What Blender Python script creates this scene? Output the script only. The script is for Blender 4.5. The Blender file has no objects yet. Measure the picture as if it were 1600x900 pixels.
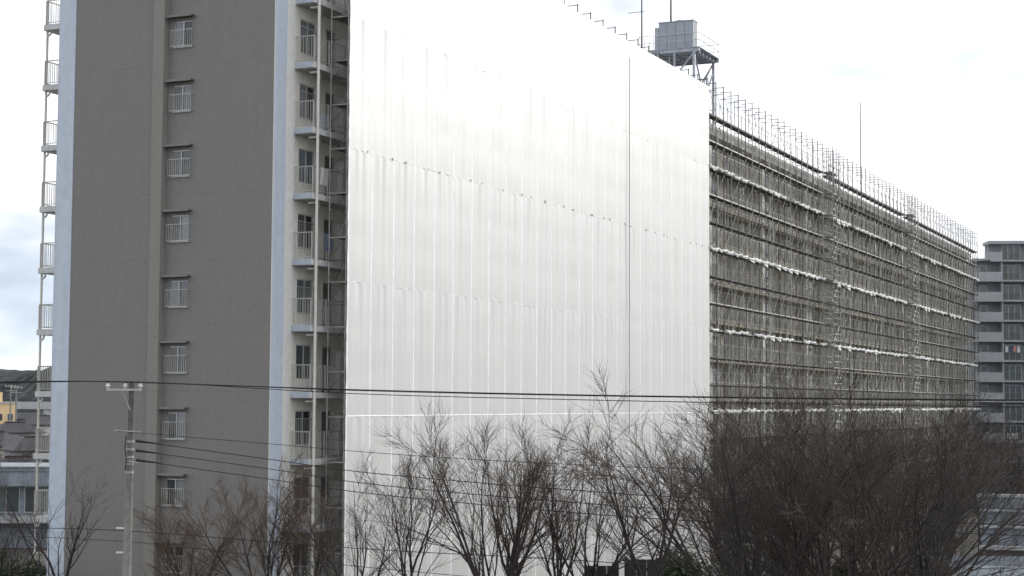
import bpy, math, random
import numpy as np
from mathutils import Vector, Matrix

R = math.radians
PI = math.pi
scene = bpy.context.scene
COL = scene.collection

# ------------------------------------------------------------------ camera
F_PX, PITCH, ROLL, CZ = 2646.2, 0.0676, 0.0051, 11.1
cam_d = bpy.data.cameras.new('camera')
cam_d.sensor_width = 36.0
cam_d.lens = 36.0 * F_PX / 1600.0
cam_d.clip_start = 0.5
cam_d.clip_end = 20000
cam = bpy.data.objects.new('camera', cam_d)
COL.objects.link(cam)
cam.matrix_world = (Matrix.Translation((0, 0, CZ)) @ Matrix.Rotation(PI / 2 + PITCH, 4, 'X') @ Matrix.Rotation(ROLL, 4, 'Z'))
scene.camera = cam

# ------------------------------------------------------------------ sky, sun, exposure
SUN_AZ = R(50)       # clockwise from +Y (the view direction)
SUN_EL = R(20)
world = bpy.data.worlds.new('World')
scene.world = world
world.use_nodes = True
wn, wl = world.node_tree.nodes, world.node_tree.links
bg = wn['Background']
sky = wn.new('ShaderNodeTexSky')
sky.sky_type = 'NISHITA'
sky.sun_disc = False
sky.sun_elevation = SUN_EL
sky.sun_rotation = SUN_AZ
sky.air_density = 1.0
sky.dust_density = 0.3
sky.ozone_density = 1.0
tc = wn.new('ShaderNodeTexCoord')
mp = wn.new('ShaderNodeMapping')
mp.inputs['Scale'].default_value = (1.0, 1.0, 2.6)
mp.inputs['Location'].default_value = (5.6428, 6.5871, 7.6918)
wl.new(tc.outputs['Generated'], mp.inputs['Vector'])
lift = wn.new('ShaderNodeVectorMath')     # sample the clear sky a little above the murky horizon band
lift.operation = 'ADD'
lift.inputs[1].default_value = (0, 0, 0.22)
wl.new(tc.outputs['Generated'], lift.inputs[0])
wl.new(lift.outputs['Vector'], sky.inputs['Vector'])
nz = wn.new('ShaderNodeTexNoise')
nz.inputs['Scale'].default_value = 2.6
nz.inputs['Detail'].default_value = 5.0
nz.inputs['Roughness'].default_value = 0.55
wl.new(mp.outputs['Vector'], nz.inputs['Vector'])
rmp = wn.new('ShaderNodeMapRange')
rmp.inputs['From Min'].default_value = 0.36
rmp.inputs['From Max'].default_value = 0.56
rmp.inputs['To Min'].default_value = 0.30
rmp.inputs['To Max'].default_value = 1.0
rmp.interpolation_type = 'SMOOTHSTEP'
wl.new(nz.outputs['Fac'], rmp.inputs['Value'])
mx = wn.new('ShaderNodeMix')
mx.data_type = 'RGBA'
mx.inputs['B'].default_value = (10.0, 10.2, 10.5, 1)
wl.new(rmp.outputs['Result'], mx.inputs['Factor'])
wl.new(sky.outputs['Color'], mx.inputs['A'])
wl.new(mx.outputs['Result'], bg.inputs['Color'])
bg.inputs['Strength'].default_value = 0.10

sun_d = bpy.data.lights.new('sun', 'SUN')
sun_d.energy = 1.8
sun_d.angle = R(14)
sun_d.color = (1.0, 0.96, 0.90)
sun = bpy.data.objects.new('sun', sun_d)
COL.objects.link(sun)
sd = Vector((math.sin(SUN_AZ) * math.cos(SUN_EL), math.cos(SUN_AZ) * math.cos(SUN_EL), math.sin(SUN_EL)))
sun.rotation_euler = sd.to_track_quat('Z', 'Y').to_euler()
sun.location = (60, -40, 80)

scene.view_settings.view_transform = 'Standard'
scene.view_settings.look = 'None'
scene.view_settings.gamma = 1.0
scene.view_settings.use_curve_mapping = False
scene.view_settings.exposure = 0.45

# ------------------------------------------------------------------ helpers
def ray(px, py):
    A, B = px - 800, 450 - py
    cr, sr = math.cos(ROLL), math.sin(ROLL)
    a, b = cr * A - sr * B, sr * A + cr * B
    c, s = math.cos(PITCH), math.sin(PITCH)
    y = c - s * b / F_PX
    return Vector((a / F_PX / y, 1.0, (s + c * b / F_PX) / y))

def at(px, py, Y):
    r = ray(px, py) * Y
    return Vector((r.x, r.y, r.z + CZ))

_m = {}
def mat(name, col, rough=0.8, var=0.12, scale=6.0, metal=0.0, bump=0.0, bscale=60.0, spec=0.5, stretch=(1, 1, 1), tint=None, streak=0.0, transl=0.0):
    if name in _m:
        return _m[name]
    m = bpy.data.materials.new(name)
    m.use_nodes = True
    n, l = m.node_tree.nodes, m.node_tree.links
    b = n['Principled BSDF']
    b.inputs['Roughness'].default_value = rough
    b.inputs['Metallic'].default_value = metal
    b.inputs['Specular IOR Level'].default_value = spec
    t = n.new('ShaderNodeTexCoord')
    mpp = n.new('ShaderNodeMapping')
    mpp.inputs['Scale'].default_value = stretch
    l.new(t.outputs['Object'], mpp.inputs['Vector'])
    oi = n.new('ShaderNodeObjectInfo')
    ad = n.new('ShaderNodeVectorMath')
    ad.operation = 'ADD'
    l.new(mpp.outputs['Vector'], ad.inputs[0])
    sc = n.new('ShaderNodeMath')
    sc.operation = 'MULTIPLY'
    sc.inputs[1].default_value = 37.0
    l.new(oi.outputs['Random'], sc.inputs[0])
    l.new(sc.outputs['Value'], ad.inputs[1])
    ns = n.new('ShaderNodeTexNoise')
    ns.inputs['Scale'].default_value = scale
    ns.inputs['Detail'].default_value = 6.0
    ns.inputs['Roughness'].default_value = 0.65
    l.new(ad.outputs['Vector'], ns.inputs['Vector'])
    cr_ = n.new('ShaderNodeValToRGB')
    lo = [max(0, c * (1 - var * 2.2)) for c in col]
    hi = [min(1, c * (1 + var * 2.2)) for c in (tint or col)]
    cr_.color_ramp.elements[0].position = 0.25
    cr_.color_ramp.elements[1].position = 0.75
    cr_.color_ramp.elements[0].color = (*lo, 1)
    cr_.color_ramp.elements[1].color = (*hi, 1)
    l.new(ns.outputs['Fac'], cr_.inputs['Fac'])
    out = cr_.outputs['Color']
    if streak:
        mp2 = n.new('ShaderNodeMapping')
        mp2.inputs['Scale'].default_value = (3.0, 3.0, 0.08)
        l.new(ad.outputs['Vector'], mp2.inputs['Vector'])
        n2 = n.new('ShaderNodeTexNoise')
        n2.inputs['Scale'].default_value = 1.6
        n2.inputs['Detail'].default_value = 5.0
        l.new(mp2.outputs['Vector'], n2.inputs['Vector'])
        mr = n.new('ShaderNodeMapRange')
        mr.inputs['From Min'].default_value = 0.3
        mr.inputs['From Max'].default_value = 0.7
        mr.inputs['To Min'].default_value = 1.0 - streak
        mr.inputs['To Max'].default_value = 1.0 + streak * 0.5
        l.new(n2.outputs['Fac'], mr.inputs['Value'])
        mm = n.new('ShaderNodeVectorMath')
        mm.operation = 'SCALE'
        l.new(out, mm.inputs[0])
        l.new(mr.outputs['Result'], mm.inputs['Scale'])
        out = mm.outputs['Vector']
    l.new(out, b.inputs['Base Color'])
    if bump:
        nb = n.new('ShaderNodeTexNoise')
        nb.inputs['Scale'].default_value = bscale
        nb.inputs['Detail'].default_value = 4.0
        l.new(ad.outputs['Vector'], nb.inputs['Vector'])
        bp = n.new('ShaderNodeBump')
        bp.inputs['Strength'].default_value = bump
        bp.inputs['Distance'].default_value = 0.02
        l.new(nb.outputs['Fac'], bp.inputs['Height'])
        l.new(bp.outputs['Normal'], b.inputs['Normal'])
    if transl:
        tr = n.new('ShaderNodeBsdfTranslucent')
        l.new(out, tr.inputs['Color'])
        ms = n.new('ShaderNodeMixShader')
        ms.inputs['Fac'].default_value = transl
        l.new(b.outputs['BSDF'], ms.inputs[1])
        l.new(tr.outputs['BSDF'], ms.inputs[2])
        l.new(ms.outputs['Shader'], n['Material Output'].inputs['Surface'])
    _m[name] = m
    return m

def glass(name, col, rough=0.08):
    if name in _m:
        return _m[name]
    m = bpy.data.materials.new(name)
    m.use_nodes = True
    n, l = m.node_tree.nodes, m.node_tree.links
    b = n['Principled BSDF']
    b.inputs['Roughness'].default_value = rough
    b.inputs['Specular IOR Level'].default_value = 0.8
    oi = n.new('ShaderNodeObjectInfo')
    cr_ = n.new('ShaderNodeValToRGB')
    cr_.color_ramp.elements[0].color = (*[c * 0.4 for c in col], 1)
    cr_.color_ramp.elements[1].color = (*[c * 1.6 for c in col], 1)
    l.new(oi.outputs['Random'], cr_.inputs['Fac'])
    l.new(cr_.outputs['Color'], b.inputs['Base Color'])
    _m[name] = m
    return m

class MB:
    def __init__(s):
        s.v, s.f = [], []
    def box(s, x0, x1, y0, y1, z0, z1):
        b = len(s.v)
        s.v += [(x0, y0, z0), (x1, y0, z0), (x1, y1, z0), (x0, y1, z0), (x0, y0, z1), (x1, y0, z1), (x1, y1, z1), (x0, y1, z1)]
        s.f += [tuple(b + i for i in q) for q in ((0, 3, 2, 1), (4, 5, 6, 7), (0, 1, 5, 4), (1, 2, 6, 5), (2, 3, 7, 6), (3, 0, 4, 7))]
        return s
    def tube(s, pts, rad, n=6, cap=True):
        pts = [Vector(p) for p in pts]
        rs = rad if isinstance(rad, (list, tuple)) else [rad] * len(pts)
        b = len(s.v)
        up = None
        for i, p in enumerate(pts):
            d = (pts[min(i + 1, len(pts) - 1)] - pts[max(i - 1, 0)]).normalized()
            if up is None:
                up = Vector((0, 0, 1)) if abs(d.z) < 0.9 else Vector((1, 0, 0))
            a = d.cross(up).normalized()
            c = a.cross(d).normalized()
            up = c
            for k in range(n):
                t = 2 * PI * k / n
                s.v.append(tuple(p + (a * math.cos(t) + c * math.sin(t)) * rs[i]))
        for i in range(len(pts) - 1):
            for k in range(n):
                k2 = (k + 1) % n
                s.f.append((b + i * n + k, b + i * n + k2, b + (i + 1) * n + k2, b + (i + 1) * n + k))
        if cap:
            s.f.append(tuple(b + k for k in range(n)))
            e = b + (len(pts) - 1) * n
            s.f.append(tuple(e + k for k in reversed(range(n))))
        return s
    def poly(s, vs, fs):
        b = len(s.v)
        s.v += [tuple(v) for v in vs]
        s.f += [tuple(b + i for i in f) for f in fs]
        return s
    def mesh(s, name, m, smooth=False):
        me = bpy.data.meshes.new(name)
        me.from_pydata(s.v, [], s.f)
        me.materials.append(m)
        if smooth:
            me.polygons.foreach_set('use_smooth', [True] * len(me.polygons))
        me.update()
        return me
    def build(s, name, m, parent=None, loc=(0, 0, 0), smooth=False):
        return obj(name, s.mesh(name, m, smooth), parent, loc)

def obj(name, me, parent=None, loc=(0, 0, 0)):
    o = bpy.data.objects.new(name, me)
    COL.objects.link(o)
    o.parent = parent
    o.location = loc
    return o

def thing(name, label, cat, loc=(0, 0, 0), rz=0, group=None):
    o = bpy.data.objects.new(name, None)
    COL.objects.link(o)
    o.location = loc
    o.rotation_euler = (0, 0, rz)
    return tag(o, label, cat, group)

def tag(o, label, cat, group=None):
    o['label'] = label
    o['category'] = cat
    if group:
        o['group'] = group
    return o

def structure(o):
    o['kind'] = 'structure'
    return o

def copy_tree(o, parent=None):
    c = o.copy()
    COL.objects.link(c)
    c.parent = parent
    for ch in list(o.children):
        copy_tree(ch, c)
    return c

# ------------------------------------------------------------------ materials
M_GABLE = mat('gable_grey_tile', (0.238, 0.228, 0.214), 0.85, 0.08, 14.0, bump=0.5, bscale=45, streak=0.035)
M_STEPLIT = mat('gable_step_lit_tone', (0.276, 0.263, 0.240), 0.85, 0.08, 14.0, bump=0.5, bscale=45, streak=0.04)  # gable grey made paler and warmer: light on the wall step painted in
M_BLUE = mat('pale_blue_paint', (0.575, 0.635, 0.72), 0.7, 0.04, 3.0, streak=0.05)
M_CREAM = mat('cream_render', (0.80, 0.77, 0.70), 0.85, 0.06, 4.0, bump=0.2, streak=0.08)
M_CREAMLIT = mat('cream_wall_lit_tone', (0.84, 0.83, 0.79), 0.85, 0.04, 4.0, streak=0.06)  # cream wall whitened for the open strip, its stronger daylight painted in
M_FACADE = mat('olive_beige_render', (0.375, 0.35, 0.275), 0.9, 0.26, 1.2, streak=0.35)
M_PARAPET = mat('pale_patched_parapet', (0.66, 0.64, 0.58), 0.9, 0.25, 1.4, streak=0.2)
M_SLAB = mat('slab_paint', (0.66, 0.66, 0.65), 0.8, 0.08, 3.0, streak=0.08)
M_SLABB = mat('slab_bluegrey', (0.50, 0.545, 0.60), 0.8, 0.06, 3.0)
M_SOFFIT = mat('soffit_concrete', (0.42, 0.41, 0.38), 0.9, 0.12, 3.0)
M_RAIL = mat('railing_aluminium', (0.50, 0.49, 0.455), 0.5, 0.08, 8.0, metal=0.3)
M_PIPE = mat('drainpipe_white', (0.72, 0.70, 0.64), 0.6, 0.05, 4.0)
M_ALU = mat('window_aluminium', (0.60, 0.60, 0.58), 0.45, 0.05, 8.0, metal=0.3)
M_GLASS = glass('window_glass', (0.085, 0.10, 0.115))
M_CURT = mat('curtain', (0.50, 0.50, 0.48), 0.9, 0.1, 5.0, stretch=(8, 8, 0.4))
M_DOOR = mat('door_brown', (0.17, 0.16, 0.145), 0.6, 0.1, 5.0)
M_DARK = mat('dark_interior', (0.03, 0.03, 0.03), 0.9, 0.1, 4.0)
M_ROOF = mat('roof_membrane', (0.30, 0.30, 0.30), 0.9, 0.1, 1.0)
M_GALV = mat('galvanised_tube', (0.38, 0.37, 0.35), 0.5, 0.25, 3.0, metal=0.35)
M_GALVD = mat('weathered_steel_tube', (0.12, 0.115, 0.115), 0.6, 0.25, 3.0, metal=0.3)
M_DECK = mat('scaffold_deck', (0.115, 0.108, 0.102), 0.8, 0.25, 2.0)
M_SHEET = mat('white_sheet', (0.650, 0.648, 0.634), 0.46, 0.03, 0.5, spec=1.0, bump=0.16, bscale=0.55, stretch=(9, 9, 0.10), streak=0.05, transl=0.10)
M_HEM = mat('white_hem', (0.93, 0.93, 0.915), 0.46, 0.02, 4.0, spec=1.0)
M_ROLL = mat('rolled_white_sheet', (0.80, 0.79, 0.74), 0.7, 0.15, 6.0, bump=0.6, bscale=12)
M_CORD = mat('dark_cord', (0.02, 0.02, 0.022), 0.7, 0.1, 5.0)
M_TANK = mat('tank_grey_panel', (0.34, 0.37, 0.42), 0.55, 0.06, 3.0, streak=0.10)
M_STEEL = mat('tower_steel', (0.38, 0.40, 0.44), 0.6, 0.12, 3.0, metal=0.2)
M_BARK = mat('dark_bark', (0.040, 0.033, 0.030), 0.9, 0.3, 5.0, bump=0.4, bscale=20)
M_TWIGG = mat('olive_grey_twig', (0.046, 0.043, 0.038), 0.9, 0.25, 2.0)
M_TWIG = mat('grey_brown_twig', (0.070, 0.050, 0.041), 0.9, 0.2, 2.0)
M_TWIGB = mat('rusty_brown_twig', (0.095, 0.058, 0.036), 0.9, 0.2, 2.0)
M_CONC = mat('pole_concrete', (0.27, 0.262, 0.24), 0.9, 0.12, 4.0, bump=0.3, bscale=30, streak=0.12)
M_PORC = mat('porcelain', (0.78, 0.77, 0.72), 0.25, 0.03, 5.0)
M_WIRE = mat('wire_black', (0.012, 0.012, 0.013), 0.6, 0.1, 5.0)
M_GROUND = mat('ground_earth', (0.055, 0.052, 0.046), 0.95, 0.25, 0.15, bump=0.4, bscale=3)
M_HILL = mat('hill_wood', (0.036, 0.042, 0.044), 0.95, 0.25, 0.03, bump=0.5, bscale=0.2)
M_LEAF = mat('evergreen_leaf', (0.040, 0.055, 0.022), 0.6, 0.3, 1.5)
M_LEAFO = mat('olive_leaf', (0.065, 0.062, 0.026), 0.7, 0.3, 1.5)

# ------------------------------------------------------------------ ground and hill
structure(MB().poly([(-6000, -300, 0), (6000, -300, 0), (6000, 9000, 0), (-6000, 9000, 0)], [(0, 1, 2, 3)]).build('ground', M_GROUND))

def make_hill():
    rng = random.Random(5)
    Yc = 1500
    nx, ny = 700, 18
    vs, fs = [], []
    for j in range(ny + 1):
        for i in range(nx + 1):
            px = -700 + 1300 * i / nx
            x = ray(px, 640).x * Yc
            prof = 0.70 + 0.025 * math.sin(px * 0.09 + 1.0) + 0.015 * math.sin(px * 0.31) + 0.19 * math.exp(-((px - 72) / 30.0) ** 2) + 0.06 * math.exp(-((px + 160) / 120.0) ** 2)
            z = 52 * prof * math.sin(PI * 0.5 * min(1, j / (ny * 0.6))) if j > 0 else -2
            if j > ny * 0.6:
                z *= 1 - 0.3 * (j / ny - 0.6)
            z += rng.uniform(-2.2, 2.2) if j > 1 else 0
            vs.append((x, Yc - 160 + 26 * j + rng.uniform(-6, 6), z))
    for j in range(ny):
        for i in range(nx):
            a = j * (nx + 1) + i
            fs.append((a, a + 1, a + nx + 2, a + nx + 1))
    structure(MB().poly(vs, fs).build('hill', M_HILL, smooth=True))
make_hill()

# ------------------------------------------------------------------ the long apartment block
TH = 0.4229
CX, CY = -9.9888, 70.0474
RZ = PI / 2 - TH
FL = lambda k: 0.3 + 2.8 * k         # floor level of storey k
NF = 11
ROOFZ = FL(NF)
LEN = 172.0
blk = thing('apartment_block', 'long grey and cream apartment block with pale blue corner band, half wrapped in scaffolding', 'apartment building', (CX, CY, 0), RZ)
P = lambda mb, name, m, loc=(0, 0, 0), par=None: mb.build(name, m, par or blk, loc)

# gable wall: storey-high panels with thin joints, right one carries the window opening
WY0, WY1, WB, WT = 4.14, 5.08, 0.80, 1.92       # window opening on the gable
J = 0.0015
STEP = 0.30
BF_ = -1.04
for k in range(NF):
    z0, z1 = (FL(k) if k else 0.0) + J, FL(k + 1) - J
    if k == NF - 1:
        z1 += 0.9
    b = MB()
    zb, zt = FL(k) + WB, FL(k) + WT
    b.box(0, 0.22, 0.0, WY0, z0, z1)
    b.box(0, 0.22, WY1, 5.68, z0, z1)
    b.box(0, 0.22, WY0, WY1, z0, zb)
    b.box(0, 0.22, WY0, WY1, zt, z1)
    P(b, 'gable_panel', M_GABLE)
    P(MB().box(-STEP, 0.22, 5.684, 10.088, z0, z1), 'gable_panel', M_GABLE)
    P(MB().box(-STEP - 0.07, -0.001, 5.34, 5.682, z0, z1).box(-STEP - 0.07, -STEP - 0.001, 5.682, 5.90, z0, z1), 'lit_step_band', M_STEPLIT)  # added band, its paler colour stands in for side light on the step
    P(MB().box(-STEP - 0.03, 0.22, 10.092, 10.93, z0 - J, z1 + J - 0.001), 'corner_band', M_BLUE)
    P(MB().box(-STEP + 0.10, 0.22, 10.932, 11.10, z0 - J, z1 + J - 0.001), 'corner_fin', M_BLUE)
    P(MB().box(-0.012, 0.22, -0.035, -0.001, z0 - J, z1 + J - 0.001), 'corner_bead', M_CREAM)
    P(MB().box(-0.002, 0.83, -0.10, -0.036, z0 - J, z1 + J - 0.001), 'corner_band', M_BLUE)
P(MB().box(0.222, 0.30, 0.05, 10.9, 0, ROOFZ + 0.5), 'core_wall', M_DARK)

# gable windows
rngw = random.Random(3)
def make_gable_window():
    f = MB()
    y0, y1, z0, z1 = WY0, WY1, WB, WT
    f.box(0.045, 0.115, y0, y0 + 0.03, z0, z1)
    f.box(0.045, 0.115, y1 - 0.03, y1, z0, z1)
    f.box(0.045, 0.115, y0 + 0.03, y1 - 0.03, z1 - 0.05, z1)
    f.box(0.045, 0.115, y0 + 0.03, y1 - 0.03, z0, z0 + 0.03)
    ym = (y0 + y1) / 2
    f.box(0.03, 0.10, ym - 0.022, ym + 0.022, z0 + 0.03, z1 - 0.05)
    fm = f.mesh('window_frame', M_ALU)
    pa = MB().box(0.085, 0.093, y0 + 0.03, ym - 0.022, z0 + 0.03, z1 - 0.05).mesh('pane', M_GLASS)
    pb = MB().box(0.070, 0.078, ym + 0.022, y1 - 0.03, z0 + 0.03, z1 - 0.05).mesh('pane', M_GLASS)
    h = MB().box(-0.30, -0.002, y0 - 0.14, y1 + 0.24, z1 + 0.17, z1 + 0.23).box(-0.30, -0.27, y0 - 0.14, y1 + 0.24, z1 + 0.13, z1 + 0.17)
    hm = h.mesh('window_hood', M_GABLE)
    sm = MB().box(-0.05, 0.04, y0 - 0.03, y1 + 0.03, z0 - 0.05, z0 - 0.003).mesh('sill', M_ALU)
    bars = []
    g = MB()
    for zz in (z0 + 0.0, z0 + 0.70):
        g.box(-0.16, -0.14, y0 - 0.08, y1 + 0.10, zz, zz + 0.025)
    for yy in (y0 - 0.08, y1 + 0.08):
        for zz in (z0 + 0.0, z0 + 0.70):
            g.box(-0.14, 0.0, yy, yy + 0.02, zz, zz + 0.02)
    n = 12
    for i in range(n):
        yy = y0 - 0.08 + (y1 - y0 + 0.18 - 0.012) * i / (n - 1)
        g.box(-0.158, -0.144, yy, yy + 0.014, z0 - 0.02, z0 + 0.72)
    gm = g.mesh('window_grille', M_RAIL)
    ca = MB().box(0.13, 0.14, y0 + 0.05, ym + 0.02, z0 + 0.05, z1 - 0.07).mesh('curtain', M_CURT)
    cb = MB().box(0.13, 0.14, ym + 0.02, y1 - 0.05, z0 + 0.05, z1 - 0.07).mesh('curtain', M_CURT)
    return fm, pa, pb, hm, sm, gm, ca, cb
gw = make_gable_window()
GLZ = [M_GLASS, M_GLASS, glass('glass_over_pale_curtain', (0.26, 0.28, 0.29), 0.12), glass('glass_over_grey_blind', (0.15, 0.17, 0.19), 0.1), glass('dark_room_glass', (0.03, 0.034, 0.04))]
for k in range(NF):
    fr = obj('window', gw[0], blk, (0, 0, FL(k)))
    for q in (1, 2):
        pm = gw[q].copy()
        pm.materials[0] = rngw.choice(GLZ)
        obj('pane', pm, fr)
    obj('window_hood', gw[3], fr)
    obj('sill', gw[4], fr)
    obj('window_grille', gw[5], fr)

# cream wall beside the band, facade wall, rear wall
WX0, WX1, WZ0, WZ1 = 1.95, 3.25, 0.55, 2.02
DX0, DX1 = 4.05, 4.90
for k in range(NF):
    z0, z1 = (FL(k) if k else 0.0), FL(k + 1)
    b = MB()
    P(MB().box(0.834, 1.56, -0.066, 0.14, z0, z1), 'corner_strip', M_CREAMLIT)
    b.box(1.562, WX0, -0.06, 0.14, z0, z1)
    b.box(WX0, WX1, -0.06, 0.14, z0, FL(k) + WZ0)
    b.box(WX0, WX1, -0.06, 0.14, FL(k) + WZ1, z1)
    b.box(WX1, DX0, -0.06, 0.14, z0, z1)
    b.box(DX0, DX1, -0.06, 0.14, FL(k) + 2.0, z1)
    b.box(DX1, 9.0, -0.06, 0.14, z0, z1)
    P(b, 'storey_wall', M_CREAM)
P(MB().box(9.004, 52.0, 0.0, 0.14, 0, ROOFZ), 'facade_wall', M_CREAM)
P(MB().box(0.4, LEN, 0.30, 10.6, 0, ROOFZ - 0.02), 'core_wall', M_DARK)
P(MB().box(1.60, LEN, 12.104, 12.3, 0, ROOFZ), 'rear_wall', M_CREAM)
P(MB().box(0.302, LEN, 0.10, 10.599, ROOFZ, ROOFZ + 0.08).box(1.6, LEN, 10.6, 12.2, ROOFZ - 0.01, ROOFZ + 0.08), 'roof', M_ROOF)
P(MB().box(9.0, LEN, -0.06, 0.12, ROOFZ + 0.002, ROOFZ + 0.75), 'roof_parapet', M_PARAPET)
P(MB().box(0.834, 9.0, -0.06, 0.12, ROOFZ + 0.002, ROOFZ + 0.75), 'roof_parapet', M_CREAM)
P(MB().box(50.0, LEN, BF_ - 0.06, -0.062, ROOFZ - 0.55, ROOFZ + 0.18), 'roof_fascia', M_PARAPET)
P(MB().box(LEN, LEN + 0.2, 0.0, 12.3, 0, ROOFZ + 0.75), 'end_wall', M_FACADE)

def railing_mesh(x0, x1, yf, left_end=True, pitch=0.13, ywall=0.0, name='railing', m=None, sides=1):
    g = MB()
    s = 1 if yf < ywall else -1
    zt = 1.12
    def barx(a, b, y, z, h=0.04, w=0.04):
        g.box(a, b, y - w / 2, y + w / 2, z, z + h)
    barx(x0, x1, yf, zt)
    barx(x0, x1, yf, 0.10, 0.03, 0.03)
    n = int((x1 - x0) / pitch)
    for i in range(n + 1):
        x = x0 + (x1 - x0) * i / n
        w = 0.009
        g.box(x - w, x + w, yf - 0.007, yf + 0.007, 0.13, zt)
    for x in [x0] + [x0 + 1.25 * j for j in range(1, int((x1 - x0) / 1.25) + 1)]:
        g.box(x - 0.022, x + 0.022, yf - 0.024, yf + 0.024, 0.0, zt + 0.002)
    if left_end:
        ya, yb = sorted((yf, ywall - s * 0.03))
        g.box(x0 - 0.021, x0 + 0.019, ya, yb, zt, zt + 0.041)
        g.box(x0 - 0.016, x0 + 0.014, ya, yb, 0.10, 0.13)
        m_ = int(abs(yf - ywall) / pitch)
        for i in range(1, m_):
            y = ya + (yb - ya) * i / m_
            g.box(x0 - 0.007, x0 + 0.007, y - 0.009, y + 0.009, 0.13, zt)
    return g.mesh(name, m or M_RAIL)

BF = -1.04                             # balcony front
slab_near = MB().box(1.53, 8.98, BF, -0.062, -0.25, 0.0).mesh('balcony_slab', M_SLAB)
slab_end = MB().box(1.50, 1.528, BF + 0.10, -0.07, -0.24, 0.012).mesh('slab_end', M_SLABB)
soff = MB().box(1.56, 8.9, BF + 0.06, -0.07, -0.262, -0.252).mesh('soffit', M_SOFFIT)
rail_near = railing_mesh(1.60, 8.9, BF + 0.07)
win_frame = MB()
for (a, b_) in ((WX0, WX0 + 0.05), (WX1 - 0.05, WX1), ((WX0 + WX1) / 2 - 0.03, (WX0 + WX1) / 2 + 0.03)):
    win_frame.box(a, b_, -0.03, 0.05, WZ0 + 0.05, WZ1 - 0.05)
win_frame.box(WX0, WX1, -0.03, 0.05, WZ0, WZ0 + 0.05).box(WX0, WX1, -0.03, 0.05, WZ1 - 0.05, WZ1)
win_frame = win_frame.mesh('window', M_ALU)
wpane = [MB().box(WX0 + 0.05, (WX0 + WX1) / 2 - 0.03, 0.0, 0.01, WZ0 + 0.05, WZ1 - 0.05).mesh('pane', M_GLASS),
         MB().box((WX0 + WX1) / 2 + 0.03, WX1 - 0.05, 0.02, 0.03, WZ0 + 0.05, WZ1 - 0.05).mesh('pane', M_GLASS)]
wgrille = MB()
for i in range(10):
    x = WX0 - 0.03 + (WX1 - WX0 + 0.05) * i / 9
    wgrille.box(x, x + 0.012, -0.16, -0.148, WZ0 - 0.03, WZ1 - 0.35)
wgrille.box(WX0 - 0.05, WX1 + 0.05, -0.165, -0.145, WZ1 - 0.36, WZ1 - 0.33).box(WX0 - 0.05, WX1 + 0.05, -0.165, -0.145, WZ0 - 0.05, WZ0 - 0.025)
for x in (WX0 - 0.05, WX1 + 0.03):
    wgrille.box(x, x + 0.02, -0.146, -0.06, WZ1 - 0.36, WZ1 - 0.34).box(x, x + 0.02, -0.146, -0.06, WZ0 - 0.05, WZ0 - 0.03)
wgrille = wgrille.mesh('window_grille', M_RAIL)
doorm = MB().box(DX0 + 0.04, DX1 - 0.04, 0.0, 0.06, 0.02, 1.96).mesh('door', M_DOOR)
doorf = MB().box(DX0, DX0 + 0.04, -0.08, 0.06, 0, 2.0).box(DX1 - 0.04, DX1, -0.08, 0.06, 0, 2.0).box(DX0 + 0.04, DX1 - 0.04, -0.08, 0.06, 1.96, 2.0).mesh('door_frame', M_ALU)
handle = MB().box(DX1 - 0.14, DX1 - 0.10, -0.06, -0.01, 0.95, 1.15).mesh('door_handle', M_ALU)
meter = MB().box(5.25, 5.95, -0.35, -0.062, 0.05, 1.85).mesh('meter_box', M_SLAB)
bracket = MB().box(1.80, 1.95, BF + 0.02, BF + 0.42, -0.42, -0.36).tube([(1.72, BF - 0.07, -0.40), (1.86, BF + 0.25, -0.38)], 0.035).mesh('pipe_elbow', M_PIPE)
for k in range(NF):
    sl = obj('balcony_slab', slab_near, blk, (0, 0, FL(k)))
    obj('slab_end', slab_end, sl)
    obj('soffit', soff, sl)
    obj('railing', rail_near, sl)
    fr = obj('window', win_frame, blk, (0, 0, FL(k)))
    for q in (0, 1):
        pm = wpane[q].copy()
        pm.materials[0] = rngw.choice(GLZ)
        obj('pane', pm, fr)
    if k % 3 != 1:
        obj('window_grille', wgrille, fr)
    d = obj('door', doorm, blk, (0, 0, FL(k)))
    obj('door_frame', doorf, d)
    obj('door_handle', handle, d)
    obj('meter_box', meter, blk, (0, 0, FL(k)))
    if k > 0:
        obj('pipe_elbow', bracket, blk, (0, 0, FL(k)))
P(MB().tube([(1.72, BF - 0.075, 0), (1.72, BF - 0.075, ROOFZ + 0.3)], 0.062, 10), 'drainpipe', M_PIPE)
for k in range(NF):
    P(MB().tube([(2.55, BF + 0.3, FL(k) - 0.24), (2.55, BF + 0.3, FL(k) - 0.55)], 0.02, 6), 'drip_pipe', M_RAIL)

# rear balconies that show past the left edge
RB = 13.38
rslab = MB().box(1.47, 16, 12.304, RB, -0.25, 0.0).mesh('balcony_slab', M_SLAB)
rend = MB().box(1.44, 1.468, 12.31, RB - 0.06, -0.24, 0.012).mesh('slab_end', M_SLAB)
rrail = railing_mesh(1.55, 15.9, RB - 0.07, True, 0.13, 12.3)
rpipe = MB().tube([(1.62, RB - 0.30, -0.25), (1.62, RB - 0.30, -0.38), (1.66, RB - 0.18, -0.45), (1.72, RB - 0.02, -0.47)], 0.045, 8).mesh('pipe_elbow', M_PIPE)
for k in range(NF):
    sl = obj('balcony_slab', rslab, blk, (0, 0, FL(k)))
    obj('slab_end', rend, sl)
    obj('railing', rrail, sl)
    obj('pipe_elbow', rpipe, sl)
P(MB().tube([(1.72, RB - 0.02, 0), (1.72, RB - 0.02, ROOFZ)], 0.055, 10), 'drainpipe', M_PIPE)

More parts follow.
